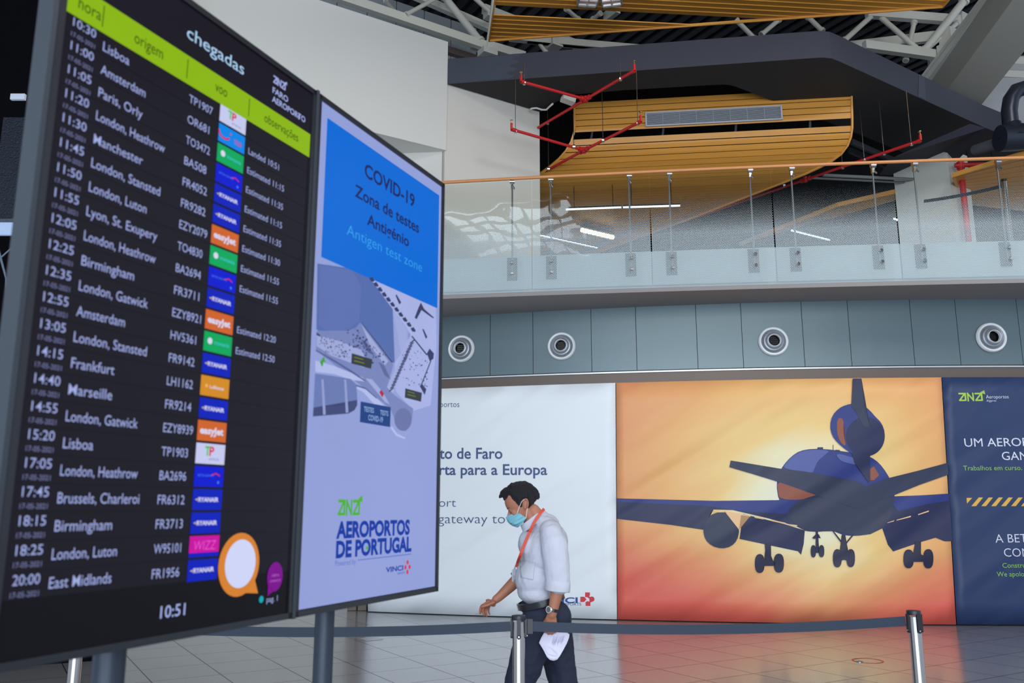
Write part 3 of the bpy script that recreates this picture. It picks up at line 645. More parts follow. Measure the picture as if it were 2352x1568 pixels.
# ================================================================ ROUND AIR NOZZLES
ringm = mat('nozzle_white_metal', (244, 247, 250), .4, 0); conem = mat('nozzle_grey', (158, 164, 172), .4, .5); 
nl = ['half hidden look, closest to the poster screen edge', 'second from the poster screen', 'above the tail fin side of the orange banner', 'above the navy banner at the right edge']
nl = ['round silver air nozzle nearest the poster screen', 'round silver air nozzle above the white banner end, left of the orange banner', 'round silver air nozzle above the middle of the orange banner', 'round silver air nozzle above the navy banner']
for i, (x, y) in enumerate([(1060,801),(1290,795),(1776,784),(2276,775)]):
    c = oncurve(x, y, lambda X: wallY(X)-.03); sl = (wallY(c.x+.1)-wallY(c.x-.1))/.2; nr = Vector((sl, -1, 0)).normalized()
    t = thing('air_nozzle', tuple(c), nl[i], 'air nozzle', 'round air nozzles in the metal wall panels')
    mb = MB(); mb.lathe(c, nr, [(0,.215),(.03,.212),(.045,.2),(.035,.175),(.01,.172)], 48); obj('outer_ring', mb, ringm, t, smooth='auto')
    mb = MB(); mb.lathe(c, nr, [(.012,.174),(.03,.16),(.022,.145),(.05,.14),(.055,.12),(.10,.105),(.105,.092)], 48); obj('stepped_cone', mb, conem, t, smooth='auto')
    mb = MB(); mb.lathe(c, nr, [(.104,.094),(.115,.09),(.11,.083),(.0,.075),(-.01,.073)], 40); obj('inner_rim', mb, ringm, t, smooth='auto')
    mb = MB(); mb.lathe(c, nr, [(.06,.079),(.0,.074),(.0,.0005)], 32); 
    for k in range(4): mb.bar(c+nr*.02+Vector((-.06,0,-.045+.03*k)), c+nr*.02+Vector((.06,0,-.045+.03*k)), .004, .018)
    obj('throat', mb, mat('nozzle_throat', (20, 22, 26), .4, .4), t)

# ================================================================ BANNERS
def cloth(name, build):
    m = bpy.data.materials.new(name); m.use_nodes = True; n = m.node_tree.nodes; l = m.node_tree.links; b = n['Principled BSDF']; b.inputs['Roughness'].default_value = .48
    b.inputs['Specular IOR Level'].default_value = .45
    tcn = n.new('ShaderNodeTexCoord'); mp = n.new('ShaderNodeMapping'); mp.vector_type = 'TEXTURE'; mp.inputs['Rotation'].default_value = (0, math.radians(-32), 0); mp.inputs['Scale'].default_value = (5, 3, .8)
    geo = n.new('ShaderNodeNewGeometry'); l.new(geo.outputs['Position'], mp.inputs[0])
    nz = n.new('ShaderNodeTexNoise'); nz.inputs['Scale'].default_value = 1.6; nz.inputs['Detail'].default_value = 1.2; nz.inputs['Distortion'].default_value = .3; l.new(mp.outputs[0], nz.inputs[0])
    bp = n.new('ShaderNodeBump'); bp.inputs['Strength'].default_value = .85; bp.inputs['Distance'].default_value = .12; l.new(nz.outputs[0], bp.inputs['Height']); l.new(bp.outputs[0], b.inputs['Normal'])
    build(n, l, b, geo); return m
def flat(col):
    def f(n, l, b, geo): b.inputs['Base Color'].default_value = lin(col)
    return f
def printc(name, col): return cloth('print_'+name, flat(col)) if ('print_'+name) not in bpy.data.materials else bpy.data.materials['print_'+name]
XO0 = oncurve(1416, 1150, lambda X: wallY(X)-.1).x; XO1 = oncurve(2178, 1150, lambda X: wallY(X)-.1).x
def sunset(n, l, b, geo):
    sp = n.new('ShaderNodeSeparateXYZ'); l.new(geo.outputs['Position'], sp.inputs[0])
    def M(op, a, b_=None, c=None, clamp=False):
        x = n.new('ShaderNodeMath'); x.operation = op; x.use_clamp = clamp
        for i, v in enumerate((a, b_, c)):
            if v is None: continue
            if isinstance(v, (int, float)): x.inputs[i].default_value = v
            else: l.new(v, x.inputs[i])
        return x.outputs[0]
    u = M('DIVIDE', M('SUBTRACT', sp.outputs[0], XO0), XO1-XO0); v = M('DIVIDE', sp.outputs[2], 3.35)
    nz = n.new('ShaderNodeTexNoise'); nz.inputs['Scale'].default_value = .9; nz.inputs['Detail'].default_value = 4
    mp = n.new('ShaderNodeMapping'); mp.vector_type = 'TEXTURE'; mp.inputs['Rotation'].default_value = (0, math.radians(-25), 0); mp.inputs['Scale'].default_value = (2, 1, .5); l.new(geo.outputs['Position'], mp.inputs[0]); l.new(mp.outputs[0], nz.inputs[0])
    nn = M('MULTIPLY', M('SUBTRACT', nz.outputs[0], .5), .35)
    # yellow-white burst round the low sun, coral towards the lower corners and the left
    du = M('MULTIPLY', M('SUBTRACT', u, .56), 1.25); dv = M('MULTIPLY', M('SUBTRACT', v, .5), 1.0)
    r = M('ADD', M('SQRT', M('ADD', M('MULTIPLY', du, du), M('MULTIPLY', dv, dv))), nn)
    cr = n.new('ShaderNodeValToRGB'); l.new(r, cr.inputs[0]); e = cr.color_ramp.elements
    e[0].position = .0; e[0].color = lin((240, 244, 226)); e[1].position = .78; e[1].color = lin((238, 158, 110))
    for p_, c_ in ((.18, (244, 236, 196)), (.32, (248, 212, 140)), (.52, (244, 186, 118))):
        x = cr.color_ramp.elements.new(p_); x.color = lin(c_)
    low = M('ADD', M('MULTIPLY', M('SUBTRACT', .40, v), 2.0), M('MULTIPLY', M('ABSOLUTE', M('SUBTRACT', u, .62)), .75)); low = M('SUBTRACT', M('ADD', low, nn), .28)
    mr = n.new('ShaderNodeMapRange'); mr.interpolation_type = 'SMOOTHSTEP'; l.new(low, mr.inputs[0]); mr.inputs['From Min'].default_value = 0; mr.inputs['From Max'].default_value = .75
    mx = n.new('ShaderNodeMix'); mx.data_type = 'RGBA'; l.new(mr.outputs[0], mx.inputs[0]); l.new(cr.outputs[0], mx.inputs[6]); mx.inputs[7].default_value = lin((228, 100, 88)); l.new(mx.outputs[2], b.inputs['Base Color'])
bsurf = lambda o_: (lambda X: wallY(X)-.10-o_)
def banner(label, px0t, px0b, px1t, px1b, m, nx):
    f = bsurf(0); pts = [oncurve(*p, f) for p in (px0t, px0b, px1t, px1b)]
    xt0, xb0, xt1, xb1 = [p.x for p in pts]; zt, zb = 3.35, .012
    t = thing('banner', (xb0, f(xb0), 0), label, 'banner'); mb = MB(); nz_ = 12
    for i in range(nx+1):
        for j in range(nz_+1):
            v = j/nz_; x = (xb0+(xt0-xb0)*v)*(1-i/nx)+(xb1+(xt1-xb1)*v)*i/nx; mb.v.append(Vector((x, f(x)+.0, zb+(zt-zb)*v)))
    for i in range(nx):
        for j in range(nz_): a = i*(nz_+1)+j; mb.f.append((a, a+nz_+1, a+nz_+2, a+1)); mb.mi.append(0)
    o = obj('printed_sheet', mb, m, t, smooth=True); so = o.modifiers.new('th', 'SOLIDIFY'); so.thickness = .004; so.offset = -1
    return t
tw = banner('white fabric banner with dark blue wording hanging behind the walking man', (838,884), (845,1403), (1413.5,880), (1417,1422), cloth('white_print', flat((240, 246, 252))), 24)
to = banner('orange sunset banner showing a large jet aeroplane seen from below and behind', (1415,880), (1418.5,1422), (2162,867), (2196,1434), cloth('sunset_print', sunset), 40)
tn = banner('navy blue banner with white and green wording at the right edge', (2163.5,867), (2198,1434), (2620,860), (2680,1440), cloth('navy_print', flat((44, 62, 104))), 20)
def place2d(parent, name, pxpolys, col, lift, sc_=None, off2=(0,0)):
    """flat printed shapes: outlines measured on the photograph, laid on the curved cloth"""
    f = bsurf(lift); bm = bmesh.new()
    for pts in pxpolys:
        vs = []
        for (x, y) in pts:
            p = oncurve(x, y, f); vs.append(bm.verts.new((p.x, 0, p.z)))
        try: bm.faces.new(vs)
        except Exception: pass
    bmesh.ops.triangulate(bm, faces=bm.faces[:], quad_method='BEAUTY', ngon_method='EAR_CLIP')
    xs = [v.co.x for v in bm.verts]; x = math.floor(min(xs)/.2)*.2+.2
    while x < max(xs):
        g = bm.verts[:]+bm.edges[:]+bm.faces[:]; bmesh.ops.bisect_plane(bm, geom=g, plane_co=(x,0,0), plane_no=(1,0,0)); x += .2
    bmesh.ops.recalc_face_normals(bm, faces=bm.faces[:])
    mb = MB(); bm.verts.index_update(); mb.v = [Vector((v.co.x, f(v.co.x), v.co.z)) for v in bm.verts]; mb.f = [tuple(q.index for q in fc.verts) for fc in bm.faces]; mb.mi = [0]*len(mb.f); bm.free()
    return obj(name, mb, printc('%s%s%s' % col, col), parent)
def Z6(L): return [(1400+a/2.4706, 860+b/2.4706) for a, b in L]
def ell(cx, cy, rx, ry, n=36, a0=0): return [(cx+rx*math.cos(2*math.pi*i/n+a0), cy+ry*math.sin(2*math.pi*i/n+a0)) for i in range(n)]
def smoothp(L, it=2):
    for _ in range(it):
        N = []
        for i in range(len(L)):
            a, b = L[i], L[(i+1) % len(L)]; N += [(a[0]*.75+b[0]*.25, a[1]*.75+b[1]*.25), (a[0]*.25+b[0]*.75, a[1]*.25+b[1]*.75)]
        L = N
    return L
navy = (40, 46, 84); blue = (44, 58, 130); dark = (48, 56, 84); orl = (150, 84, 66); hb = (86, 98, 164)
def rr(x0, y0, x1, y1): return smoothp([(x0,y0),(x1,y0),(x1,y1),(x0,y1)], 2)
wingL = [(42,702),(600,716),(952,712),(1090,700),(1250,660),(1300,780),(1110,885),(1060,860),(900,815),(750,780),(700,768),(590,765),(560,790),(532,880),(345,852),(42,818)]
wingR = [(1560,700),(1620,690),(1760,685),(1926,675),(1945,945),(1900,945),(1850,925),(1765,950),(1610,1003),(1580,965),(1548,872),(1560,800)]
flapL = [(757,790),(748,860),(738,932),(880,962),(1070,1002),(1087,1022),(1102,960),(1108,884),(1000,850)]
fus = smoothp([(960,715),(946,620),(962,560),(985,515),(1030,465),(1080,432),(1150,420),(1250,424),(1330,436),(1420,448),(1480,465),(1530,500),(1575,560),(1605,620),(1622,700),(1600,790),(1552,870),(1480,905),(1400,916),(1330,912),(1275,890),(1243,878),(1215,890),(1170,892),(1110,888),(1040,840),(1000,760)], 1)
place2d(to, 'aeroplane_body', [Z6(fus)], blue, .003)
place2d(to, 'aeroplane_wing', [Z6(wingL), Z6(flapL)], navy, .006)
place2d(to, 'aeroplane_wing', [Z6(wingR)], navy, .006)
place2d(to, 'wing_upper_face', [Z6([(42,704),(600,718),(952,714),(1090,702),(1180,760),(1000,790),(750,775),(560,745),(42,722)]), Z6([(1620,692),(1926,677),(1926,715),(1800,735),(1640,775),(1610,740)])], blue, .0075)
place2d(to, 'aeroplane_belly', [Z6([(1090,705),(1300,690),(1500,690),(1618,700),(1600,790),(1552,870),(1480,905),(1400,914),(1275,888),(1243,877),(1170,890),(1110,886),(1060,850),(1000,790),(1040,740)])], dark, .009)
for q_ in [Z6(smoothp([(952,608),(1010,622),(1100,650),(1190,678),(1150,690),(1080,712),(968,706),(955,670)],1)), Z6([(1470,540),(1500,520),(1530,570),(1500,600),(1475,600)])]: place2d(to, 'lit_flank', [q_], orl, .0095)
place2d(to, 'body_highlight', [Z6(smoothp([(985,520),(1030,468),(1085,436),(1160,424),(1250,430),(1230,450),(1180,490),(1160,540),(1150,560),(1000,535)],1)), Z6(smoothp([(1290,445),(1380,470),(1440,490),(1460,520),(1330,500),(1290,470)],2))], hb, .0095)
place2d(to, 'tailplane', [Z6([(688,487),(960,532),(1100,548),(1250,575),(1395,602),(1470,640),(1400,740),(1300,730),(1190,690),(1000,622),(840,572),(680,525)])], dark, .011)
place2d(to, 'tailplane', [Z6([(1920,500),(1740,548),(1590,585),(1480,625),(1380,680),(1300,728),(1400,760),(1520,715),(1620,682),(1760,625),(1922,568)])], dark, .0125)
place2d(to, 'tail_fin', [Z6([(1380,22),(1430,22),(1436,130),(1440,200),(1475,280),(1470,300),(1440,290),(1400,215),(1372,180)])], dark, .0165)
place2d(to, 'tail_engine', [Z6(smoothp([(1340,172),(1300,192),(1264,232),(1250,290),(1262,345),(1292,385),(1345,430),(1400,462),(1460,470),(1520,442),(1558,390),(1564,330),(1545,275),(1505,235),(1480,205),(1440,172),(1390,162)],1))], blue, .0125)
place2d(to, 'engine_stripe', [Z6(smoothp([(1292,245),(1330,250),(1325,330),(1345,410),(1310,385),(1290,330)],1))], orl, .0138)
place2d(to, 'engine_nozzle', [Z6(ell(1452,352,110,112))], (34, 42, 84), .0145)
place2d(to, 'engine_pylon', [Z6([(1375,440),(1478,440),(1475,520),(1480,600),(1470,612),(1440,560),(1390,500)])], navy, .0135)
place2d(to, 'wing_engine', [Z6(smoothp([(590,782),(680,780),(720,815),(738,880),(725,940),(690,975),(637,988),(580,972),(542,935),(530,880),(545,830)],1))], dark, .011)
for q_ in [Z6([(822,805),(872,815),(874,822),(824,812)]), Z6([(918,824),(998,840),(998,847),(918,831)]), Z6([(1018,848),(1066,854),(1064,860),(1018,854)]), Z6([(650,772),(800,800),(800,807),(745,798),(735,880),(700,800),(660,782)]), Z6([(1576,840),(1616,826),(1614,832),(1578,842)]), Z6([(1628,824),(1710,800),(1710,808),(1630,828)]), Z6([(1750,792),(1812,770),(1812,778),(1752,797)]), Z6([(590,770),(625,772),(620,782),(592,780)])]: place2d(to, 'sunlit_slot', [q_], (246, 200, 150), .013)
place2d(to, 'dorsal_antenna', [Z6([(1180,412),(1212,412),(1212,424),(1180,424)]), Z6([(1282,426),(1308,428),(1308,434),(1282,432)]), Z6([(1268,398),(1271,398),(1271,430),(1268,430)])], dark, .011)
for w_, s_ in (((rr(825,1018,880,1125), rr(932,1016,990,1123)), [[(888,955),(916,955),(918,1050),(940,1060),(940,1085),(878,1085),(878,1050),(892,1040)],[(880,960),(885,960),(895,1040),(888,1042)]]),
               ((rr(1142,967,1172,1037), rr(1187,967,1219,1036)), [[(1170,888),(1183,888),(1184,1005),(1190,1012),(1170,1012),(1172,1000)],[(1150,926),(1170,906),(1188,906),(1200,930),(1190,926),(1160,932)]]),
               ((rr(1268,990,1318,1093), rr(1345,990,1393,1092)), [[(1318,908),(1338,908),(1340,1010),(1360,1035),(1360,1060),(1332,1050),(1300,1060),(1310,1030),(1322,1010)],[(1262,885),(1270,885),(1322,950),(1320,962)],[(1375,910),(1385,912),(1345,960),(1338,955)]]),
               ((rr(1668,992,1727,1098), rr(1780,990,1838,1099)), [[(1736,945),(1768,945),(1768,1020),(1790,1030),(1790,1062),(1720,1062),(1720,1030),(1740,1020)]])):
    place2d(to, 'landing_gear', [Z6(q) for q in w_]+[Z6(q) for q in s_], (34, 34, 66), .0145)
# lettering on the cloth
def btext(parent, nm, items, col, lift=.004, bold=0):
    f = bsurf(lift)
    for it in items:
        mb = MB()
        body, xl, yl, xr_, yr_, cap = it[:6]; a = oncurve(xl, yl, f); b_ = oncurve(xr_, yr_, f); top = oncurve(xl, yl-cap, f)
        W_ = b_.x-a.x; sh = (b_.z-a.z)
        fn2 = lambda u, v, a=a, W_=W_, sh=sh: Vector((u, f(u), v+sh*(u-a.x)/W_))
        write(mb, body, fn2, a.x, a.z, W_, top.z-a.z, it[6] if len(it) > 6 else bold)
        obj(nm, mb, printc('%s%s%s' % col, col), parent)
inkb = (74, 92, 140)
btext(tw, 'wording', [('Aero', 962, 935, 1009, 935, 14, -.006), ('portos', 1011, 934.5, 1055, 934.5, 14, -.006), ('Aeropor', 890, 1053, 1006, 1053, 26, .015), ('to de Faro', 1009, 1053, 1154, 1053, 26, .015), ('a po', 930, 1090, 1003, 1090, 25, .015), ('rta para a Europa', 1009, 1090, 1257, 1090, 25, .015),
                      ('Airp', 950, 1163.5, 1004, 1163.5, 21, -.01), ('ort', 1008, 1163.5, 1047, 1163.5, 21, -.01), ('gateway to', 1006, 1201.5, 1160, 1201.5, 23, -.01)], inkb)
btext(tw, 'company_name', [('VINCI', 1242, 1385, 1327, 1384, 13, .03)], (40, 80, 168)); btext(tw, 'company_subtitle', [('AIRPORTS', 1287, 1390.5, 1335, 1390, 6.5)], (60, 80, 140))
cw = [[(1344,1360),(1355,1360),(1355,1367),(1350,1371),(1344,1371)],[(1333,1370),(1342,1370),(1347,1376),(1342,1382),(1333,1382)],[(1345,1382),(1350,1380),(1356,1383),(1356,1391),(1345,1391)], ell(1359.5,1375.5,6,6), [(1352,1368),(1356,1371),(1353,1374),(1349,1371)],[(1353,1380),(1358,1377),(1360,1381),(1355,1384)]]
place2d(tw, 'company_emblem', cw, (218, 58, 72), .004)
btext(tn, 'white_wording', [('Aeroportos', 2265, 915, 2317, 914.5, 8.5, -.005), ('Algarve', 2266, 922.5, 2288, 922, 5.5, -.005), ('UM AEROPORTO', 2216, 1025.5, 2448, 1023, 20, 0), ('GAN', 2302, 1056, 2362, 1056, 20, 0), ('A BETTER', 2287, 1246, 2408, 1244, 20.5, -.008), ('CON', 2307, 1278, 2366, 1278, 20.5, -.008)], (224, 226, 246))
btext(tn, 'green_wording', [('Trabalhos em curso. P', 2213, 1080, 2361, 1079, 11.5), ('Constru', 2303, 1303.5, 2356, 1303, 11.5), ('We apolo', 2290, 1323.5, 2353, 1323, 11.5)], (140, 196, 96))
st = [[(2220,1143),(2233,1143),(2221,1156)]]
for k in range(9):
    x = 2231+k*22.8; st.append([(x+17,1142),(x+27,1142),(x+11,1162),(x,1162)])
place2d(tn, 'hazard_stripes', st, (232, 182, 76), .004)
mb = MB(); f_ = bsurf(.004); a_ = oncurve(2203, 921, f_); b_ = oncurve(2258, 902, f_)
ana(mb, a_.x, a_.z, b_.x-a_.x, b_.z-a_.z, lambda u, v: Vector((u, f_(u), v))); obj('operator_logo', mb, printc('lime', (170, 210, 80)), tn)
# floor marking ring and a tiny floor plate
c_ = onz(1993, 1516.5, .002); mb = MB()
for i in range(40):
    t0, t1 = 2*math.pi*i/40, 2*math.pi*(i+1)/40
    mb.add([c_+Vector((math.cos(a)*r, math.sin(a)*r, .0)) for a, r in ((t0,.155),(t1,.155),(t1,.135),(t0,.135))], [(0,1,2,3)])
tag(obj('floor_sticker', mb, mat('red_floor_ink', (216, 84, 66), .5)), 'faint red ring sticker on the floor tiles before the orange banner', 'floor sticker')
a0 = onz(818,1469,0); q = [onz(x, y, .0015) for x, y in ((827,1466),(860,1460.5),(881,1468),(843,1472))]
mb = MB(); mb.prism(q, (0,0,.002)); tag(obj('floor_hatch', mb, mat('floor_hatch_metal', (176, 180, 186), .3, .3)), 'small pale square hatch plate set in the tiles behind the belt', 'floor hatch')
p_ = onz(1974,1519.5,0); mb = MB(); mb.lathe(p_, (0,0,1), [(0,.035),(.006,.035),(.01,.02),(.01,.0005)], 16); tag(obj('floor_stud', mb, stl), 'tiny metal stud in the floor beside the red ring', 'floor stud')
# ================================================================ BELT POSTS
def post(label, x, y, z0, arms, H=.97, base=True):
    t = thing('belt_post', (x, y, z0), label, 'belt post', None); O = Vector((x, y, z0))
    mb = MB(); mb.tube(O+Vector((0,0,.02)), O+Vector((0,0,H-.03)), .034, n=28); obj('post', mb, mat('polished_steel', (188, 184, 182), .16, 1, .02), t, smooth='auto')
    mb = MB(); mb.lathe(O+Vector((0,0,H-.04)), (0,0,1), [(.02,.030),(.02,.0385),(.036,.040),(.042,.038),(.044,.030),(.045,.0005)], 32); obj('cap', mb, mat('black_plastic', (26, 28, 36), .4), t, smooth='auto')
    for d in arms:
        d = Vector(d).normalized(); s_ = Vector((0,0,1)).cross(d)
        mb = MB(); mb.box(O+d*.038+Vector((0,0,H-.062)), (.012, .022, .092), d, s_); mb.tube(O+d*.032+Vector((0,0,H-.107)), O+d*.044+Vector((0,0,H-.107)), .011, n=16); obj('belt_clip', mb, MATS['black_plastic'], t)
        mb = MB(); mb.tube(O+d*.044+Vector((0,0,H-.104)), O+d*.047+Vector((0,0,H-.104)), .0045, n=10); obj('screw', mb, chrome, t)
    mb = MB(); mb.lathe(O, (0,0,1), [(0,.175),(.012,.175),(.03,.12),(.04,.04),(.04,.001)], 40); obj('base', mb, MATS['black_plastic'], t, smooth='auto')
    return t
pc = onY(1191.5, 1414, 4.83); pr_ = onY(2098, 1403, 5.05)
bl = post('polished steel belt post in front of the walking man', pc.x, pc.y, 0, [(0,-1,0),(1,.05,0),(-1,.2,0),(0,1,0)])
post('polished steel belt post standing before the orange banner at right', pr_.x, pr_.y, 0, [(0.18,-1,0),(-1,-.1,0),(1,.1,0)])
pl_ = onz(169, 1700, 0); pl_ = Vector((-2.42, 4.60, 0)); q0 = onY(169, 1560, 4.9); post('polished steel belt post at far left, seen below the departures screen', q0.x, q0.y, 0, [(1,0,0),(-1,0,0)])
pu = onY(2303, 392, 11.4); post('belt post on the upper floor behind the dotted glass at right', pu.x, pu.y, 5.12, [(-1,.2,0)], H=1.0)
beltm = mat('grey_belt_webbing', (40, 52, 70), .6, var=.08, scale=30, stretch=(1, 1, 12), spec=.4)
def belt(label, A, B, sag, wd=.052):
    pts = []; n_ = 24
    for i in range(n_+1):
        k = i/n_; p = A.lerp(B, k); pts.append(p-Vector((0,0,sag*4*k*(1-k))))
    mb = MB(); mb.ribbon(pts, (0,0,1), wd, .002); tag(obj('barrier_belt', mb, beltm), label, 'barrier belt')
zc = .97-.055
belt('dark grey barrier belt from the middle post to the right post, crossing before the man', Vector((pc.x+.075, pc.y, zc)), Vector((pr_.x-.05, pr_.y, zc)), .03)
belt('dark grey barrier belt running left from the middle post behind the screens', Vector((pc.x-.045, pc.y, zc)), Vector((q0.x+.045, q0.y, zc)), .035)
mb = MB(); mb.box((pc.x+.062, pc.y-.0, zc), (.028, .02, .075)); o = obj('belt_end', mb, MATS['black_plastic'], bl)
p_ = onY(2122, 462, 12.6); belt('dark belt slanting down behind the glass from the upper belt post', Vector((pu.x-.04, pu.y, 6.02)), p_, .02, .05)

# ================================================================ SCREEN BOARDS
TB = .41; BD = Vector((math.sin(TB), math.cos(TB), 0)); BN = Vector((math.cos(TB), -math.sin(TB), 0))   # along the board, facing the hall
d_ = ray(700, 790); PB = Vector((d_.x/d_.y*2.35, 2.35, 0))
def bpt(s, z, lift=0): return PB+BD*s+BN*lift+Vector((0,0,z))
def bs(x, y):
    p = onpl(x, y, PB, BN); return ((p-PB).dot(BD), p.z)
framem = mat('black_screen_frame', (20, 21, 28), .3, var=.05); sidem = mat('grey_housing_side', (50, 57, 66), .5, .2, var=.05)
def screen(nm, label, s0, s1, z0=1.262, z1=2.768):
    t = thing(nm, tuple(bpt(s0, z0)), label, 'screen'); T = .055
    mb = MB(); b_ = .016
    for (a, b, c, d) in ((s0, s1, z0, z0+b_+.0), (s0, s1, z1-b_, z1), (s0, s0+b_, z0, z1), (s1-b_, s1, z0, z1)):
        mb.hexa([bpt(a,c,-T),bpt(b,c,-T),bpt(b,c,.006),bpt(a,c,.006)], [bpt(a,d,-T),bpt(b,d,-T),bpt(b,d,.006),bpt(a,d,.006)])
    obj('bezel', mb, framem, t)
    mb = MB(); mb.hexa([bpt(s0+.004,z0+.004,-T-.01),bpt(s1-.004,z0+.004,-T-.01),bpt(s1-.004,z0+.004,-.004),bpt(s0+.004,z0+.004,-.004)], [bpt(s0+.004,z1-.004,-T-.01),bpt(s1-.004,z1-.004,-T-.01),bpt(s1-.004,z1-.004,-.004),bpt(s0+.004,z1-.004,-.004)])
    obj('back_case', mb, MATS['dark_duct'], t)
    return t
s1t = screen('flight_screen', 'tall black arrivals screen listing flights under a lime green bar, at left', -.855, -.006)
s2t = screen('poster_screen', 'tall lavender poster screen about antigen tests, right of the arrivals screen', .004, .805)
def rect(mb, a, b, c, d, l): mb.add([bpt(a,c,l),bpt(b,c,l),bpt(b,d,l),bpt(a,d,l)], [(0,1,2,3)])
mb = MB(); rect(mb, -.84, -.02, 1.275, 2.755, 0.0); obj('display', mb, glow('arrivals_background', (36, 33, 46), .5), s1t)
mb = MB(); rect(mb, -.84, -.02, 1.275, 1.385, .0006); obj('footer_bar', mb, glow('arrivals_footer', (22, 20, 26), .4), s1t)
# faint row lines
mb = MB(); 
for i in range(22): z = 2.531-.0535*i-.0268; rect(mb, -.83, -.03, z-.0007, z+.0007, .0008)
obj('row_lines', mb, glow('arrivals_lines', (28, 26, 34), .4), s1t)
mb = MB(); rect(mb, -.84, -.022, 2.552, 2.624, .0010); obj('header_bar', mb, glow('lime_header', (138, 182, 6), 1.0), s1t)
white_t = glow('screen_white_text', (160, 172, 226), 1.0); dim_t = glow('screen_dim_text', (120, 124, 170), 1.0); drk = glow('screen_dark_text', (52, 72, 10), .8)
def bw(mb, body, s, z, wd, cap, bold=0, l=.0016): write(mb, body, lambda u, v: bpt(u, v, l), s, z, wd, cap, bold)
for q in (('hora', -.81, 2.574, .056, .029), ('origem', -.664, 2.574, .083, .029), ('voo', -.41, 2.578, .042, .029), ('observações', -.223, 2.577, .146, .027)):
    mb = MB(); bw(mb, *q); obj('header_word', mb, drk, s1t)
for s in (-.749, -.505, -.285):
    mb = MB(); rect(mb, s-.0012, s+.0012, 2.564, 2.614, .0016); obj('header_divider', mb, drk, s1t)
TM = '10:30 11:00 11:05 11:20 11:30 11:45 11:50 11:55 12:05 12:25 12:35 12:55 13:05 14:15 14:40 14:55 15:20 17:05 17:45 18:15 18:25 20:00'.split()
OR = ['Lisboa','Amsterdam','Paris, Orly','London, Heathrow','Manchester','London, Stansted','London, Luton','Lyon, St. Exupery','London, Heathrow','Birmingham','London, Gatwick','Amsterdam','London, Stansted','Frankfurt','Marseille','London, Gatwick','Lisboa','London, Heathrow','Brussels, Charleroi','Birmingham','London, Luton','East Midlands']
FL = 'TP1907 OR681 TO3472 BA508 FR4052 FR9282 EZY2079 TO4830 BA2694 FR3711 EZY8921 HV5361 FR9142 LH1162 FR9214 EZY8939 TP1903 BA2696 FR6312 FR3713 W95101 FR1956'.split()
LG = 'T U G B R R E G B R E G R L R E T B R R W R'.split()
OB = {1:'Landed 10:51',2:'Estimated 11:15',3:'Estimated 11:35',4:'Estimated 11:15',5:'Estimated 11:35',6:'Estimated 11:30',7:'Estimated 11:55',8:'Estimated 11:55',10:'Estimated 12:20',11:'Estimated 12:50'}
WID = {'Lisboa': .070, 'Amsterdam': .121, 'London, Heathrow': .189, 'East Midlands': .144, 'Brussels, Charleroi': .199, 'Lyon, St. Exupery': .188, 'London, Stansted': .186, 'London, Gatwick': .178, 'Birmingham': .134, 'Manchester': .130, 'Marseille': .105, 'Frankfurt': .105, 'Paris, Orly': .118, 'London, Luton': .152}
def word(parent, nm, m, *a, **k):
    mb_ = MB(); bw(mb_, *a, **k); return obj(nm, mb_, m, parent)
for i in range(22):
    word(s1t, 'arrival_time', white_t, TM[i], -.818, 2.529-.0533*i, .056, .020, .002)
    word(s1t, 'origin_name', white_t, OR[i], -.742, 2.5125-.05305*i, WID[OR[i]], .0225, .002)
    word(s1t, 'flight_number', white_t, FL[i], -.492, 2.509-.0529*i, .079 if len(FL[i]) == 6 else (.072 if len(FL[i]) == 5 else .090), .0215, 0)
    if i in OB: word(s1t, 'remark', white_t, OB[i], -.277, 2.462-.0534*(i-1), .150 if 'Est' in OB[i] else .124, .0185, 0)
    word(s1t, 'date', dim_t, '17-05-2021', -.820, 2.505-.0532*i, .058, .0105)
logoc = {'T': (196, 200, 236), 'U': (0, 130, 230), 'G': (0, 165, 90), 'B': (0, 20, 205), 'R': (0, 28, 185), 'E': (205, 98, 38), 'L': (210, 138, 28), 'W': (0, 24, 190)}
lw = glow('logo_white', (214, 214, 240), 1.0); lr = glow('logo_red', (214, 40, 70), 1.0); lg_ = glow('logo_green', (60, 190, 60), 1.0); lc = glow('logo_cyan', (70, 200, 220), 1.0); lb_ = glow('logo_light_blue', (70, 120, 235), 1.0)
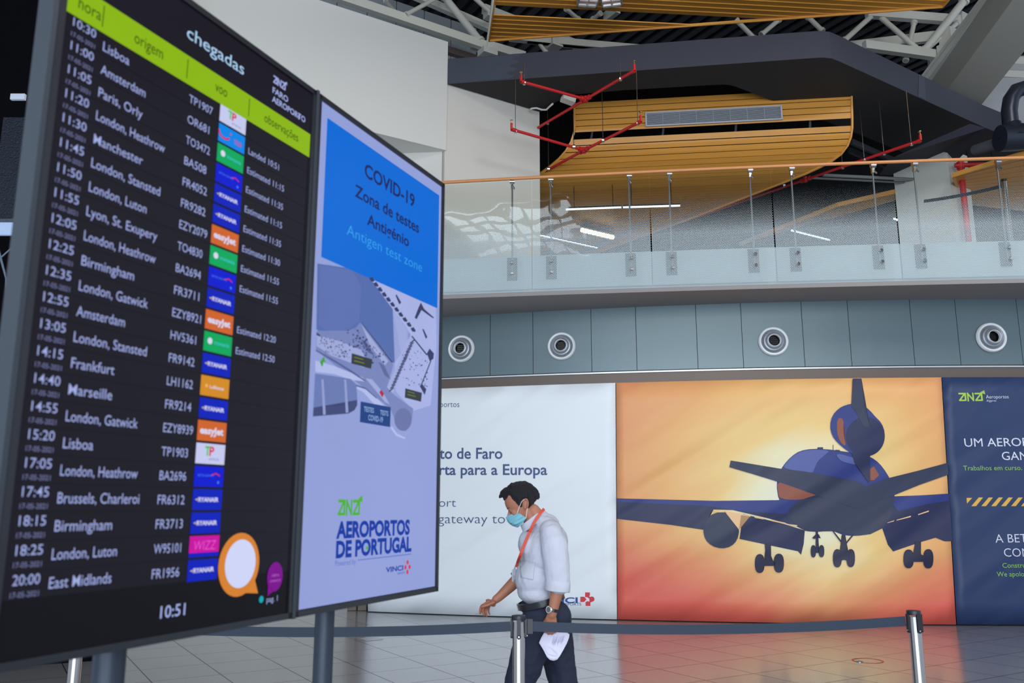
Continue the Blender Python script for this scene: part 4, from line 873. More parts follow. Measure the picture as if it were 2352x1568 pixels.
for i, k in enumerate(LG):
    z = 2.531-.0535*i; a, b = -.388, -.292; mb = MB()
    top = 2.5535 if i == 0 else z+.024
    rect(mb, a, b, z-.024, min(top, 2.552), .0012); ti = obj('airline_tile', mb, glow('tile_'+k, logoc[k], 1.0), s1t); L_ = .0017; f = lambda u, v: bpt(u, v, L_)
    m1 = MB(); m2 = MB(); c1 = lw; c2 = None
    if k == 'T': write(m1, 'P', f, -.345, z-.004, .016, .022, .03); c1 = lr; write(m2, 'T', f, -.360, z-.004, .018, .022, .03); c2 = lg_; mm = MB(); write(mm, 'AIR PORTUGAL', f, -.345, z-.015, .035, .005); obj('airline_subtitle', mm, glow('logo_navy', (60, 60, 150), 1.0), ti)
    elif k == 'U':
        c1 = lr; pts = [(-.367+.004*0+.02*math.cos(t), z+.004+.014*math.sin(t)) for t in [math.pi*(1.0+.1*j) for j in range(9)]]; stroke(m1, pts, .005, f); disc(m1, (-.345, z+.010), .0028, .0028, f); write(m1, 'TUI', f, -.332, z-.010, .026, .012, .02)
    elif k == 'G': disc(m1, (-.368, z+.002), .008, .008, f); write(m2, 'transavia', f, -.354, z-.004, .052, .011); c2 = lc
    elif k == 'B': write(m1, 'BRITISH AIRWAYS', f, -.377, z-.0005, .052, .006); c1 = lb_; stroke(m2, [(-.332, z+.004), (-.318, z+.008), (-.306, z+.003)], .0028, f); c2 = lr; mm = MB(); disc(mm, (-.309, z-.013), .0035, .0035, f); obj('airline_emblem', mm, lb_, ti)
    elif k == 'R': write(m1, 'RYANAIR', f, -.370, z-.005, .066, .0105, .03); poly(m2, [(-.381, z), (-.372, z+.003), (-.373, z-.003)], f); c2 = glow('logo_gold', (200, 180, 60), 1.0)
    elif k == 'E': write(m1, 'easyJet', f, -.380, z-.007, .078, .017, .035)
    elif k == 'L': write(m1, 'Lufthansa', f, -.358, z-.005, .048, .009, .01); disc(m2, (-.369, z), .0045, .0045, f); c2 = glow('logo_pale', (232, 180, 90), 1.0)
    elif k == 'W':
        mm = MB(); rect(mm, a, b, z-.014, z+.024, .0015); obj('airline_panel', mm, glow('wizz_pink', (200, 0, 160), 1.0), ti); L_ = .0020
        write(m1, 'WIZZ', lambda u, v: bpt(u, v, .0021), -.376, z-.008, .07, .022, -.012, slant=.15); c1 = glow('logo_pink', (225, 90, 210), 1.0)
    obj('airline_name', m1, c1, ti)
    if c2: obj('airline_mark', m2, c2, ti)
def on1(x, y): return bs(x, y)
s_, z_ = bs(428, 82); s2_, z2_ = bs(560, 155)
mb = MB(); bw(mb, 'chegadas', s_, z_-.004, s2_-s_, .034, .004); obj('title', mb, glow('title_text', (168, 204, 236), 1.0), s1t)
mb = MB(); a_ = bs(625, 188); ana(mb, -.196, 2.704, .054, .022, lambda u, v: bpt(u, v, .0016)); b_ = bs(625, 204); 
bw(mb, 'FARO', -.197, 2.674, .067, .018, .02); bw(mb, 'AEROPORTO', -.197, 2.648, .148, .018, .02); c_ = bs(668, 262); bw(mb, 'VINCI', c_[0], c_[1], .026, .005)
stroke(mb, [(c_[0]+.034, c_[1]), (c_[0]+.034, c_[1]+.014)], .003, lambda u, v: bpt(u, v, .0016)); stroke(mb, [(c_[0]+.029, c_[1]+.007), (c_[0]+.039, c_[1]+.007)], .003, lambda u, v: bpt(u, v, .0016))
obj('airport_logo', mb, white_t, s1t)
mb = MB(); c_ = bs(366, 1420); bw(mb, '10:51', c_[0], c_[1], .073, .027, .01); obj('clock', mb, white_t, s1t)
mb = MB(); c_ = bs(611, 1383); bw(mb, 'pag. 1', c_[0], c_[1], .043, .015, 0); obj('page_number', mb, white_t, s1t)
mb = MB(); c_ = bs(599, 1376); disc(mb, c_, .0085, .0085, lambda u, v: bpt(u, v, .0016)); obj('page_dot', mb, glow('teal_dot', (0, 165, 178), 1.0), s1t)
c_ = bs(548, 1296); mb = MB(); disc(mb, c_, .073, .076, lambda u, v: bpt(u, v, .0024)); p_ = bs(591, 1362); poly(mb, [(c_[0]+.01, c_[1]-.068), p_, (c_[0]+.06, c_[1]-.04)], lambda u, v: bpt(u, v, .0024)); sb = obj('speech_bubble', mb, glow('orange_bubble', (212, 128, 44), 1.0), s1t)
mb = MB(); disc(mb, (c_[0]+.004, c_[1]+.002), .055, .058, lambda u, v: bpt(u, v, .0028)); obj('bubble_centre', mb, glow('bubble_white', (206, 212, 246), 1.0), sb)
c_ = bs(630, 1324); mb = MB(); disc(mb, c_, .031, .037, lambda u, v: bpt(u, v, .0024)); poly(mb, [(c_[0]-.026, c_[1]-.02), (c_[0]-.026, c_[1]-.046), (c_[0], c_[1]-.034)], lambda u, v: bpt(u, v, .0024)); sb = obj('speech_bubble', mb, glow('purple_bubble', (120, 0, 140), 1.0), s1t)
mb = MB(); bw(mb, 'USEFUL', c_[0]-.014, c_[1]+.001, .030, .006, 0, .003); bw(mb, 'CONTACTS', c_[0]-.020, c_[1]-.013, .042, .006, 0, .003); obj('bubble_wording', mb, glow('lilac_text', (190, 110, 210), 1.0), sb)
# grey housing at the left end, poles
t = thing('screen_stand', tuple(bpt(-.6, 0, -.04)), 'dark double pole stand with grey end panel carrying the two tall screens', 'screen stand')
mb = MB(); mb.hexa([bpt(-.868,1.25,-.040),bpt(-.856,1.25,-.040),bpt(-.856,1.25,.006),bpt(-.868,1.25,.006)], [bpt(-.868,2.8,-.040),bpt(-.856,2.8,-.040),bpt(-.856,2.8,.006),bpt(-.868,2.8,.006)]); obj('side_panel', mb, sidem, t)
mb = MB(); mb.hexa([bpt(-.006,1.26,-.07),bpt(.004,1.26,-.07),bpt(.004,1.26,.009),bpt(-.006,1.26,.009)], [bpt(-.006,2.772,-.07),bpt(.004,2.772,-.07),bpt(.004,2.772,.009),bpt(-.006,2.772,.009)]); obj('seam_strip', mb, sidem, t)
polem = mat('dark_blue_grey_pole', (46, 54, 68), .4, .3)
for (x, r) in ((251, .034), (742, .029)):
    v = onpl(x, 1520, PB-BN*.11, BN); mb = MB(); mb.tube((v.x, v.y, .01), (v.x, v.y, 2.3), r, n=28); obj('pole', mb, polem, t, smooth='auto')
    mb = MB(); mb.box((v.x, v.y, .008), (.5, .4, .016), BD); obj('foot_plate', mb, polem, t)
mb = MB(); mb.bar(bpt(-.8, 2.0, -.085), bpt(.75, 2.0, -.085), .03, .1); obj('cross_rail', mb, polem, t)
# poster screen picture
lav = glow('poster_lavender', (150, 164, 222), .92, .05); mb = MB(); rect(mb, .02, .789, 1.280, 2.752, 0); obj('display', mb, lav, s2t)
mb = MB(); rect(mb, .056, .770, 2.272, 2.711, .0012); obj('blue_panel', mb, glow('poster_blue', (0, 104, 212), 1.0), s2t)
def bwp(mb, body, px0, px1, cap, bold=0, l=.002):
    a, b = bs(*px0), bs(*px1); write(mb, body, lambda u, v: bpt(u, v, l), a[0], a[1], b[0]-a[0], cap, bold)
for q in (('COVID-19', (836,404), (951,470), .048, .022), ('Zona de testes', (814,450), (961,537), .042, .018), ('Antigénio', (842,515), (938,566), .040, .018)):
    mb = MB(); bwp(mb, *q); obj('dark_heading', mb, glow('poster_navy', (22, 34, 96), 1.0), s2t)
mb = MB(); bwp(mb, 'Antigen test zone', (795,538), (968,627), .037, -.008); obj('light_heading', mb, glow('poster_cyan', (50, 160, 232), 1.0), s2t)
def Z7(L): return [bs(700+a/4.022, 620+b/4.022) for a, b in L]
def pic(nm, polys, col, l):
    mb = MB(); bm = bmesh.new()
    for q in polys:
        try: bm.faces.new([bm.verts.new(bpt(u, v, l)) for u, v in Z7(q)])
        except Exception: pass
    bmesh.ops.triangulate(bm, faces=bm.faces[:]); bm.verts.index_update(); mb.v = [v.co.copy() for v in bm.verts]; mb.f = [tuple(x.index for x in f.verts) for f in bm.faces]; bm.free()
    return obj(nm, mb, glow('pic_%d_%d_%d' % col, col, 1.0, .06), s2t)
pic('map_apron', [[(115,-60),(460,-10),(600,75),(680,200),(810,360),(930,520),(975,600),(880,790),(820,860),(790,830),(520,490),(470,530),(400,560),(370,640),(190,610),(105,545)]], (84, 108, 172), .0008)
pic('map_apron_shade', [[(135,-40),(445,0),(520,160),(500,470),(400,540),(330,600),(200,560),(125,500)]], (92, 112, 176), .0009)
pic('map_grounds', [[(600,75),(1210,350),(1215,700),(1160,1250),(1000,1300),(840,1120),(980,610),(810,360)]], (166, 176, 226), .0008)
pic('map_terminal', [[(110,560),(190,600),(370,640),(400,560),(470,530),(512,480),(800,830),(815,880),(760,1080),(820,1150),(1000,1280),(985,1400),(930,1490),(850,1440),(790,1280),(680,1150),(560,1020),(430,930),(270,830),(100,740)]], (118, 132, 186), .0010)
pic('map_terminal_light', [[(110,600),(330,660),(520,740),(600,880),(540,900),(400,840),(240,790),(105,700)], [(520,500),(560,560),(770,840),(740,880),(600,700)], [(560,1000),(620,1010),(720,1130),(780,1240),(740,1220)]], (158, 168, 216), .0012)
pic('map_pier', [[(975,605),(1020,660),(810,1140),(755,1080)]], (160, 170, 218), .0012)
random.seed(3); dk_ = []
for i in range(17): 
    k = i/17; x = 985-k*205; y = 650+k*470; dk_.append([(x-20,y+24),(x+26,y-14),(x+30,y-2),(x-14,y+34)])
for i in range(11): k = i/11; x = 610+k*420; y = 85+k*510; dk_.append([(x-18,y-10),(x+10,y-22),(x+30,y+10),(x+24,y+24),(x-2,y+18)])
for i in range(120):
    k = random.random(); x = 400+k*350+random.uniform(-60,90); y = 560+k*360+random.uniform(-50,60); r = random.uniform(3,11)
    if k < .75: dk_.append([(x-r*.5,y-r),(x+r,y-r*.4),(x+r*.4,y+r),(x-r,y+r*.3)])
for i in range(90):
    x = random.uniform(120,420); y = random.uniform(600,760)+(x-120)*.22; r = random.uniform(3,9); dk_.append([(x-r*.5,y-r),(x+r,y-r*.4),(x+r*.4,y+r),(x-r,y+r*.3)])
for i in range(60):
    x = random.uniform(900,1130); y = random.uniform(740,1080); r = random.uniform(2,8); dk_.append([(x-r*.5,y-r),(x+r,y-r*.4),(x+r*.4,y+r),(x-r,y+r*.3)])
dk_ += [[(512,480),(522,484),(810,850),(800,856)],[(980,612),(992,608),(1130,780),(1122,790)],[(1160,830),(1168,834),(1080,1060),(1070,1056)],[(1012,440),(1030,455),(1075,370),(1180,445),(1192,440),(1100,360),(1070,300),(1050,340)],[(835,235),(845,225),(888,300),(870,318)],[(1082,545),(1095,545),(1130,620),(1115,635)],[(1125,770),(1150,725),(1190,770),(1185,820),(1150,840)],[(1058,1070),(1080,1050),(1120,1100),(1105,1155)],[(105,575),(140,600),(135,615),(105,600)]]
for i in range(10):
    x = 515+i*7; y = 640+i*12; dk_.append([(x,y),(x+60,y+40),(x+60,y+44),(x,y+5)])
for i in range(10):
    x = 680+i*6; y = 850+i*13; dk_.append([(x,y),(x+55,y+36),(x+55,y+40),(x,y+5)])
pic('map_details', dk_, (52, 58, 100), .0014)['kind'] = 'stuff'
pic('map_roads', [[(95,835),(280,890),(430,950),(530,990),(560,1030),(430,1015),(270,960),(95,940)], [(470,1060),(560,1090),(660,1180),(760,1280),(770,1320),(640,1240),(540,1130),(470,1090)], [(800,1440),(850,1510),(930,1550),(920,1560),(840,1530),(790,1460)]], (176, 186, 232), .0011)
pic('map_road_edge', [[(100,735),(270,830),(430,930),(560,1020),(555,1030),(425,940),(265,842),(100,748)], [(470,1058),(560,1088),(660,1178),(662,1190),(558,1100),(470,1072)]], (78, 88, 140), .0013)
pic('map_car_park', [[(92,955),(300,985),(420,1005),(475,1060),(484,1240),(460,1290),(400,1320),(72,1352)]], (104, 122, 178), .0012)
pic('map_car_park_shade', [[(78,1270),(380,1255),(480,1200),(480,1250),(455,1295),(400,1325),(72,1352)]], (62, 72, 118), .0013)
pic('map_car_rows', [[(150,1010),(170,1010),(190,1335),(165,1337)],[(360,1010),(380,1012),(400,1315),(375,1318)]], (146, 156, 206), .0014)
pic('map_round_head', [ell(905,1380,80,105)], (104, 114, 166), .0013)
sg = pic('sign_on_map', [[(430,768),(620,825),(608,912),(425,862)],[(925,1092),(1078,1133),(1070,1216),(920,1178)]], (50, 56, 62), .0018)
sg2 = pic('test_zone_sign', [[(512,1213),(790,1266),(784,1450),(505,1404)]], (22, 62, 128), .0018)
mb = MB()
for (tx, a, b, c) in (('TESTES',(540,1303),(632,1318),.016),('TESTS',(690,1335),(765,1345),.016),('COVID-19',(580,1385),(715,1400),.018)):
    p, q = Z7([a, b]); write(mb, tx, lambda u, v, p=p, q=q: bpt(u, v-(0), .0024), p[0], p[1], q[0]-p[0], c, .01)
obj('sign_wording', mb, glow('sign_text', (150, 178, 226), 1.0), s2t)
pic('red_marker', [[(700,1105),(728,1140),(712,1178),(684,1130)]], (176, 36, 62), .002); pic('green_arrow', [[(172,795),(188,855),(168,845),(160,890),(150,888),(154,845),(135,850)]], (60, 160, 50), .002)
ym = MB()
for q in ([(450,800),(535,822),(535,830),(450,808)],[(450,832),(545,858),(545,866),(450,842)],[(945,1118),(1010,1135),(1010,1142),(945,1125)],[(945,1145),(1020,1165),(1020,1172),(945,1153)]): ym.add([bpt(u, v, .0022) for u, v in Z7(q)], [(0,1,2,3)])
obj('sign_stripes', ym, glow('sign_yellow_green', (110, 128, 30), 1.0), s2t)
mb = MB(); a_ = bs(775, 1184); b_ = bs(828, 1148); ana(mb, a_[0], a_[1], b_[0]-a_[0], b_[1]-a_[1], lambda u, v: bpt(u, v, .0016)); obj('operator_logo', mb, glow('poster_green', (74, 176, 28), 1.0), s2t)
for q in (('AEROPORTOS', (771,1235), (940,1224), .047, .045, .0016), ('DE PORTUGAL', (770,1280), (944,1265), .047, .045, .0016)):
    mb = MB(); bwp(mb, *q); obj('operator_name', mb, glow('poster_royal', (0, 52, 160), 1.0), s2t)
mb = MB(); c_ = bs(842,1258); disc(mb, c_, .006, .006, lambda u, v: bpt(u, v, .002)); obj('letter_dot', mb, MATS['poster_green'], s2t)
mb = MB(); bwp(mb, 'Powered by', (769,1300), (816,1294), .017, -.008, .0016); a_, b_ = bs(821,1286), bs(943,1272); stroke(mb, [a_, b_], .0022, lambda u, v: bpt(u, v, .0016)); obj('small_wording', mb, glow('poster_mid_blue', (70, 100, 190), 1.0), s2t)
mb = MB(); bwp(mb, 'VINCI', (885,1314), (925,1309), .016, .03, .0016); bwp(mb, 'AIRPORTS', (912,1319), (929,1317), .0065, .0, .0016); obj('company_name', mb, MATS['poster_royal'], s2t)
mb = MB(); c_ = bs(935,1302); fn = lambda u, v: bpt(u, v, .0016)
for dx, dz in ((0,.0155),(0,-.0155),(-.0135,0)): poly(mb, smoothp([(c_[0]+dx-.0065,c_[1]+dz-.0068),(c_[0]+dx+.0065,c_[1]+dz-.0068),(c_[0]+dx+.0065,c_[1]+dz+.0068),(c_[0]+dx-.0065,c_[1]+dz+.0068)],1), fn)
disc(mb, (c_[0]+.0135, c_[1]), .007, .0075, fn); obj('company_emblem', mb, lr, s2t)
# things in the dark at the far left, behind the screens
def leftp(x, y): return onY(x, y, 7.2)
t = thing('light_panel', tuple(leftp(40,223)), 'small pale light panel in the dark at upper left beside the arrivals screen', 'light panel')
mb = MB(); mb.box(leftp(42,223), (.13, .03, .055)); obj('panel', mb, mat('pale_panel_light', (150, 160, 175), .5, emit=.6), t)
t = thing('light_panel', tuple(leftp(10,522)), 'pale square light panel at the left edge beside the arrivals screen', 'light panel')
mb = MB(); mb.box(leftp(8,522), (.2, .03, .15)); obj('panel', mb, mat('blue_panel_light', (140, 160, 190), .5, emit=.5), t)
t = thing('perforated_panel', tuple(leftp(40,420)), 'dark perforated metal panel in the shadow at far left', 'metal panel'); mb = MB()
mb.box(leftp(40,390), (.35, .03, 1.0)); obj('sheet', mb, mat('dark_blue_mesh', (22, 30, 42), .4, .5, bump=.5, bscale=60), t)
t = thing('lamp', tuple(leftp(79,282)), 'tiny warm lamp glinting behind the left edge of the arrivals screen', 'lamp'); mb = MB(); mb.lathe(leftp(79,268), (0,0,-1), [(0,.001),(.0,.018),(.1,.018),(.1,.001)], 12); obj('tube', mb, mat('tiny_warm', (220, 200, 170), .5, emit=.8), t)
t = thing('indicator_light', tuple(leftp(12,1172)), 'small bright blue indicator light low at the left edge', 'light'); mb = MB(); mb.lathe(leftp(12,1170), (0,-1,0), [(0,.035),(.02,.035),(.03,.02),(.03,.001)], 16); obj('lens', mb, mat('blue_led', (20, 60, 255), .4, emit=1.2), t)
t = thing('lattice_frame', tuple(leftp(20,600)), 'thin dark metal lattice frame in the shadow at the left edge', 'metal frame'); mb = MB()
for a, b in (((-10,602),(60,540)),((0,590),(14,640)),((-6,560),(12,630)),((14,640),(10,980)),((34,640),(22,900))): mb.tube(leftp(*a), leftp(*b), .008, n=8)
obj('bars', mb, mat('grey_blue_bar', (90, 105, 120), .5, .4), t)
# ================================================================ THE WALKING MAN
from mathutils.bvhtree import BVHTree
YP = 5.3
def pp(x, y, dy=0): return onY(x, y, YP+dy)
def ico(c, r, rot=None, sub=3):
    bm = bmesh.new(); bmesh.ops.create_icosphere(bm, subdivisions=sub, radius=1)
    R_ = Matrix.Rotation(rot or 0, 3, 'Y'); vs = [Vector(c)+R_ @ Vector((v.co.x*r[0], v.co.y*r[1], v.co.z*r[2])) for v in bm.verts]
    bm.verts.index_update(); fs = [tuple(v.index for v in f.verts) for f in bm.faces]; bm.free(); return vs, fs
def organic(name, shapes, voxel, smooth, m, parent, disp=None, ss=False):
    mb = MB()
    for s in shapes:
        if s[0] == 'e': mb.add(*ico(s[1], s[2], s[3] if len(s) > 3 else 0))
        elif s[0] == 's': mb.add(*ico(s[1], (s[2],)*3))
        elif s[0] == 'c':
            a, r0, b, r1 = s[1:5]; mb.add(*ico(a, (r0,)*3)); mb.add(*ico(b, (r1,)*3)); mb.tube(a, b, r0, r1, n=24)
        elif s[0] == 'p':   # chain of (point, radius)
            ch = s[1]
            for (a, r0), (b, r1) in zip(ch[:-1], ch[1:]): mb.add(*ico(a, (r0,)*3, sub=2)); mb.add(*ico(b, (r1,)*3, sub=2)); mb.tube(a, b, r0, r1, n=16)
        elif s[0] == 'm': mb.add(s[1], s[2])
    me = bpy.data.meshes.new('raw'); me.from_pydata([tuple(v) for v in mb.v], [], mb.f); o = bpy.data.objects.new('raw', me); C.objects.link(o)
    md = o.modifiers.new('r', 'REMESH'); md.mode = 'VOXEL'; md.voxel_size = voxel; md.use_smooth_shade = True
    sm = o.modifiers.new('s', 'SMOOTH'); sm.iterations = smooth; sm.factor = .6
    if disp:
        for k, (size, st, nd) in enumerate(disp):
            tx = bpy.data.textures.new('dt', 'CLOUDS'); tx.noise_scale = size; tx.noise_depth = nd
            d = o.modifiers.new('d', 'DISPLACE'); d.texture = tx; d.strength = st; d.mid_level = .5; d.texture_coords = 'LOCAL'
    dg = bpy.context.evaluated_depsgraph_get(); me2 = bpy.data.meshes.new_from_object(o.evaluated_get(dg)); bpy.data.objects.remove(o)
    off = parent_loc(parent); me2.transform(Matrix.Translation(-off)); me2.materials.clear(); me2.materials.append(m); me2.name = name
    ob = bpy.data.objects.new(name, me2); C.objects.link(ob); ob.parent = parent
    me2.polygons.foreach_set('use_smooth', [True]*len(me2.polygons))
    return ob
root = pp(1250, 1790, 0)
man = thing('person', (root.x, YP, 0), 'man in white shirt, dark trousers, blue face mask and orange lanyard walking left, looking down', 'person')
skin = mat('tanned_skin', (168, 110, 86), .55, var=.06, scale=12, bump=.06, bscale=90)
skin.node_tree.nodes['Principled BSDF'].inputs['Subsurface Weight'].default_value = .08
skin.node_tree.nodes['Principled BSDF'].inputs['Subsurface Radius'].default_value = (.02, .008, .004)
DN, DF = -.21, .21
HU = Vector((-.396,0,.918)); HF = Vector((-.918,0,-.396)); HO = pp(1182,1209)
def H(h, f, y=0): return HO+HU*h+HF*f+Vector((0,y,0))
SLC = [(-.004,-.008,-.035,.014),(.0,-.001,-.05,.026),(.018,.003,-.078,.043),(.045,-.003,-.105,.055),(.07,-.006,-.135,.063),(.093,-.010,-.165,.069),(.108,-.001,-.178,.072),(.13,.003,-.187,.075),(.155,.0,-.19,.076),(.18,-.013,-.184,.072),(.203,-.036,-.165,.060),(.219,-.065,-.138,.040),(.226,-.09,-.112,.015)]
def slc(h):
    if h <= SLC[0][0]: return SLC[0][1:]
    for p, q in zip(SLC[:-1], SLC[1:]):
        if h <= q[0]:
            k = (h-p[0])/(q[0]-p[0]); return tuple(p[i]+(q[i]-p[i])*k for i in (1,2,3))
    return SLC[-1][1:]
def hsurf(th, h, grow=0):
    f, b, w_ = slc(h); cx = (f+b)/2; a_ = (f-b)/2; c, s_ = math.cos(th), math.sin(th); e = .88
    P = (h, cx+a_*math.copysign(abs(c)**e, c), w_*math.copysign(abs(s_)**e, s_))
    if grow:
        v = Vector((P[0]-.11, P[1]+.09, P[2])); L = v.length; v = v*(1+grow/L); P = (v.x+.11, v.y-.09, v.z)
    return H(*P)
hm = MB(); NT, hs_ = 32, [-.004+.23*k/30 for k in range(31)]
for h in hs_: hm.v += [hsurf(2*math.pi*i/NT, h) for i in range(NT)]
for j in range(30): hm.f += [(j*NT+i, j*NT+(i+1) % NT, (j+1)*NT+(i+1) % NT, (j+1)*NT+i) for i in range(NT)]
hm.f += [tuple(range(NT))[::-1], tuple(range(30*NT, 31*NT))]
hd = [('m', hm.v, hm.f)]
hd += [('p', [(H(.098,-.010), .009), (H(.075,.006), .0105), (H(.056,.016), .0125), (H(.048,.006), .012)]), ('c', H(.052,.004,-.011), .009, H(.052,.004,.011), .009),
       ('c', H(.109,-.012,-.034), .0095, H(.109,-.012,.034), .0095), ('e', H(.078,-.038,-.046), (.024,.014,.022)), ('e', H(.078,-.038,.046), (.024,.014,.022)),
       ('c', pp(1212,1176), .055, pp(1242,1218), .058), ('c', pp(1225,1172,-.02), .04, pp(1248,1205,-.02), .05), ('c', pp(1225,1172,.02), .04, pp(1248,1205,.02), .05)]
arms = []
arms += [('p', [(pp(1268,1232,DN+.03), .055), (pp(1283,1318,DN), .044), (pp(1281,1350,DN), .041), (pp(1271,1398,DN-.005), .029), (pp(1267,1412,DN), .028)]),
         ('e', pp(1266,1425,DN), (.034, .017, .045), -.12)]
# near hand: fingers bent round the top of the sheet
for fx, ty in ((1254,1451),(1262,1455),(1270,1455),(1277,1451)):
    k = (fx-1254)/23; arms.append(('p', [(pp(fx,1436,DN-.006), .0095), (pp(fx-1,1446,DN-.018), .009), (pp(fx-2,ty,DN-.004), .0082), (pp(fx-3,ty-3,DN+.018), .0075)]))
arms.append(('p', [(pp(1258,1418,DN+.01), .012), (pp(1250,1431,DN+.018), .0105), (pp(1249,1445,DN+.014), .0095), (pp(1254,1453,DN+.010), .0085)]))
arms += [('p', [(pp(1245,1232,DF-.03), .055), (pp(1206,1316,DF+.02), .042), (pp(1185,1334,DF+.0), .04), (pp(1147,1370,DF-.02), .0275), (pp(1139,1376,DF-.02), .026)]),
         ('e', pp(1127,1384,DF-.02), (.036, .034, .017), .55+math.pi/2*0)]
for ch in ([(1118,1384,-.045,.0095),(1106,1391,-.05,.009),(1102.5,1400,-.048,.0083),(1103,1408,-.044,.0075)],
           [(1119,1387,-.025,.0098),(1110,1396,-.03,.0092),(1109,1405,-.03,.0085),(1112,1412.5,-.026,.0078)],
           [(1121,1389,-.005,.0095),(1116,1399,-.008,.009),(1115.5,1407,-.008,.0082),(1118,1414,-.006,.0075)],
           [(1125,1389,.013,.0085),(1122,1398,.012,.008),(1122,1405,.012,.0073),(1124.5,1410.5,.013,.0068)],
           [(1134,1383,-.052,.012),(1124,1387.5,-.066,.011),(1114,1391,-.07,.0098),(1107,1393,-.068,.0085)]):
    arms.append(('p', [(pp(x, y, DF+d), r) for x, y, d, r in ch]))
core = [('e', pp(1250,1270), (.11,.16,.17)), ('e', pp(1236,1335), (.11,.145,.13)), ('c', pp(1262,1222,-.12), .05, pp(1262,1222,.12), .05), ('e', pp(1254,1400), (.11,.14,.09)),
        ('c', pp(1250,1225), .07, pp(1240,1210), .055)]
KN1 = pp(1191,1574,-.09); KN2 = pp(1296,1574,.09); AN1 = Vector((pp(1160,1740,-.09).x, YP-.10, .10)); AN2 = Vector((pp(1372,1700,.09).x, YP+.10, .20))
core += [('p', [(pp(1236,1425,-.08), .085), (KN1, .06), (AN1, .045)]), ('p', [(pp(1272,1425,.08), .085), (KN2, .06), (AN2, .045)])]
body = organic('body', hd+arms+core, .0048, 3, skin, man)
# ears with a rim and hollow
for sg in (-1, 1):
    e = MB(); c_ = pp(1207,1156, sg*.076); pts = []
    for k in range(15):
        t_ = math.radians(-60+k*20); pts.append(c_+Vector((math.cos(t_)*.0135+.002, sg*(.004+.003*math.cos(t_)), math.sin(t_)*.027)))
    sh = [('p', [(p, .0045) for p in pts]), ('e', c_+Vector((.0,-sg*.004,0)), (.012,.005,.024)), ('e', c_+Vector((-.004,0,-.024)), (.007,.004,.009))]
    organic('ear', sh, .0025, 2, skin, man)
# eyes, lids and brows
eyew = mat('eye_white', (225, 220, 215), .3); dkk = mat('dark_iris', (40, 28, 22), .3); brow = mat('eyebrow_hair', (70, 60, 56), .8)
for sg in (-1, 1):
    c_ = H(.094,-.0235,sg*.033); ey = obj('eye', MB().add(*ico(c_, (.0125,.0125,.0125))), eyew, man, smooth=True)
    obj('iris', MB().add(*ico(c_+HF*.0085-HU*.005, (.0055,.0055,.0055))), dkk, ey, smooth=True)
    organic('eyelid', [('e', c_+HU*.0022+HF*.0005, (.0140,.0150,.0118), .4)], .002, 2, skin, man)
    organic('eyelash', [('p', [(H(.0885,-.0105,sg*.024), .0012), (H(.0875,-.0095,sg*.034), .0014), (H(.090,-.018,sg*.045), .0011)])], .0012, 0, brow, man)
    organic('eyebrow', [('p', [(H(.114,-.0015,sg*.014), .003), (H(.118,-.004,sg*.030), .0042), (H(.115,-.016,sg*.048), .0026)])], .0016, 1, brow, man)
# hair
hairm = mat('dark_greying_hair', (44, 42, 50), .5, var=.4, scale=60, stretch=(1.2, 3, 7), bump=.9, bscale=120)
HL = [(0,.168),(28,.170),(48,.190),(62,.172),(76,.125),(84,.088),(90,.092),(96,.128),(112,.128),(124,.085),(140,.060),(180,.050)]
def hline(d):
    d = abs((d+180) % 360-180)
    for p, q in zip(HL[:-1], HL[1:]):
        if d <= q[0]: return p[1]+(q[1]-p[1])*(d-p[0])/(q[0]-p[0])
hm = MB(); NT, NV = 96, 16
for lay in (0, 1):
    for j in range(NV+1):
        v = j/NV
        for i in range(NT):
            d = 360*i/NT; h0 = hline(d); h = h0+(.2255-h0)*v; t_ = -.012 if lay else (.0045+.0145*min(1, v*2.4)+(.006 if abs((d+180) % 360-180) < 50 else 0)*v)
            hm.v.append(hsurf(math.radians(d), h, t_))
M_ = (NV+1)*NT
for j in range(NV):
    for i in range(NT):
        a_, b_ = j*NT+i, j*NT+(i+1) % NT; hm.f.append((a_, b_, b_+NT, a_+NT)); hm.f.append((M_+a_+NT, M_+b_+NT, M_+b_, M_+a_))
hm.f += [tuple(range(NV*NT, NV*NT+NT)), tuple(range(M_+NV*NT, M_+NV*NT+NT))[::-1]]
hm.f += [(M_+i, M_+(i+1) % NT, (i+1) % NT, i) for i in range(NT)]
hs = [('m', hm.v, hm.f)]
hs += [('p', [(pp(1178,1122), .024), (pp(1163,1127), .022), (pp(1153,1134), .016), (pp(1148,1141), .009)]), ('p', [(pp(1176,1122,-.03), .022), (pp(1162,1128,-.028), .019), (pp(1152,1138,-.02), .011)]),
       ('p', [(pp(1176,1122,.03), .022), (pp(1162,1128,.028), .019), (pp(1151,1138,.02), .011)]), ('p', [(pp(1190,1115), .02), (pp(1212,1114), .02), (pp(1230,1128), .02), (pp(1235,1142), .014)]), ('p', [(pp(1222,1124,-.04), .02), (pp(1232,1142,-.035), .015)]), ('p', [(pp(1222,1124,.04), .02), (pp(1232,1142,.035), .015)])]
hair = organic('hair', hs, .0045, 2, hairm, man, disp=[(.03, .010, 1), (.008, .006, 1)])
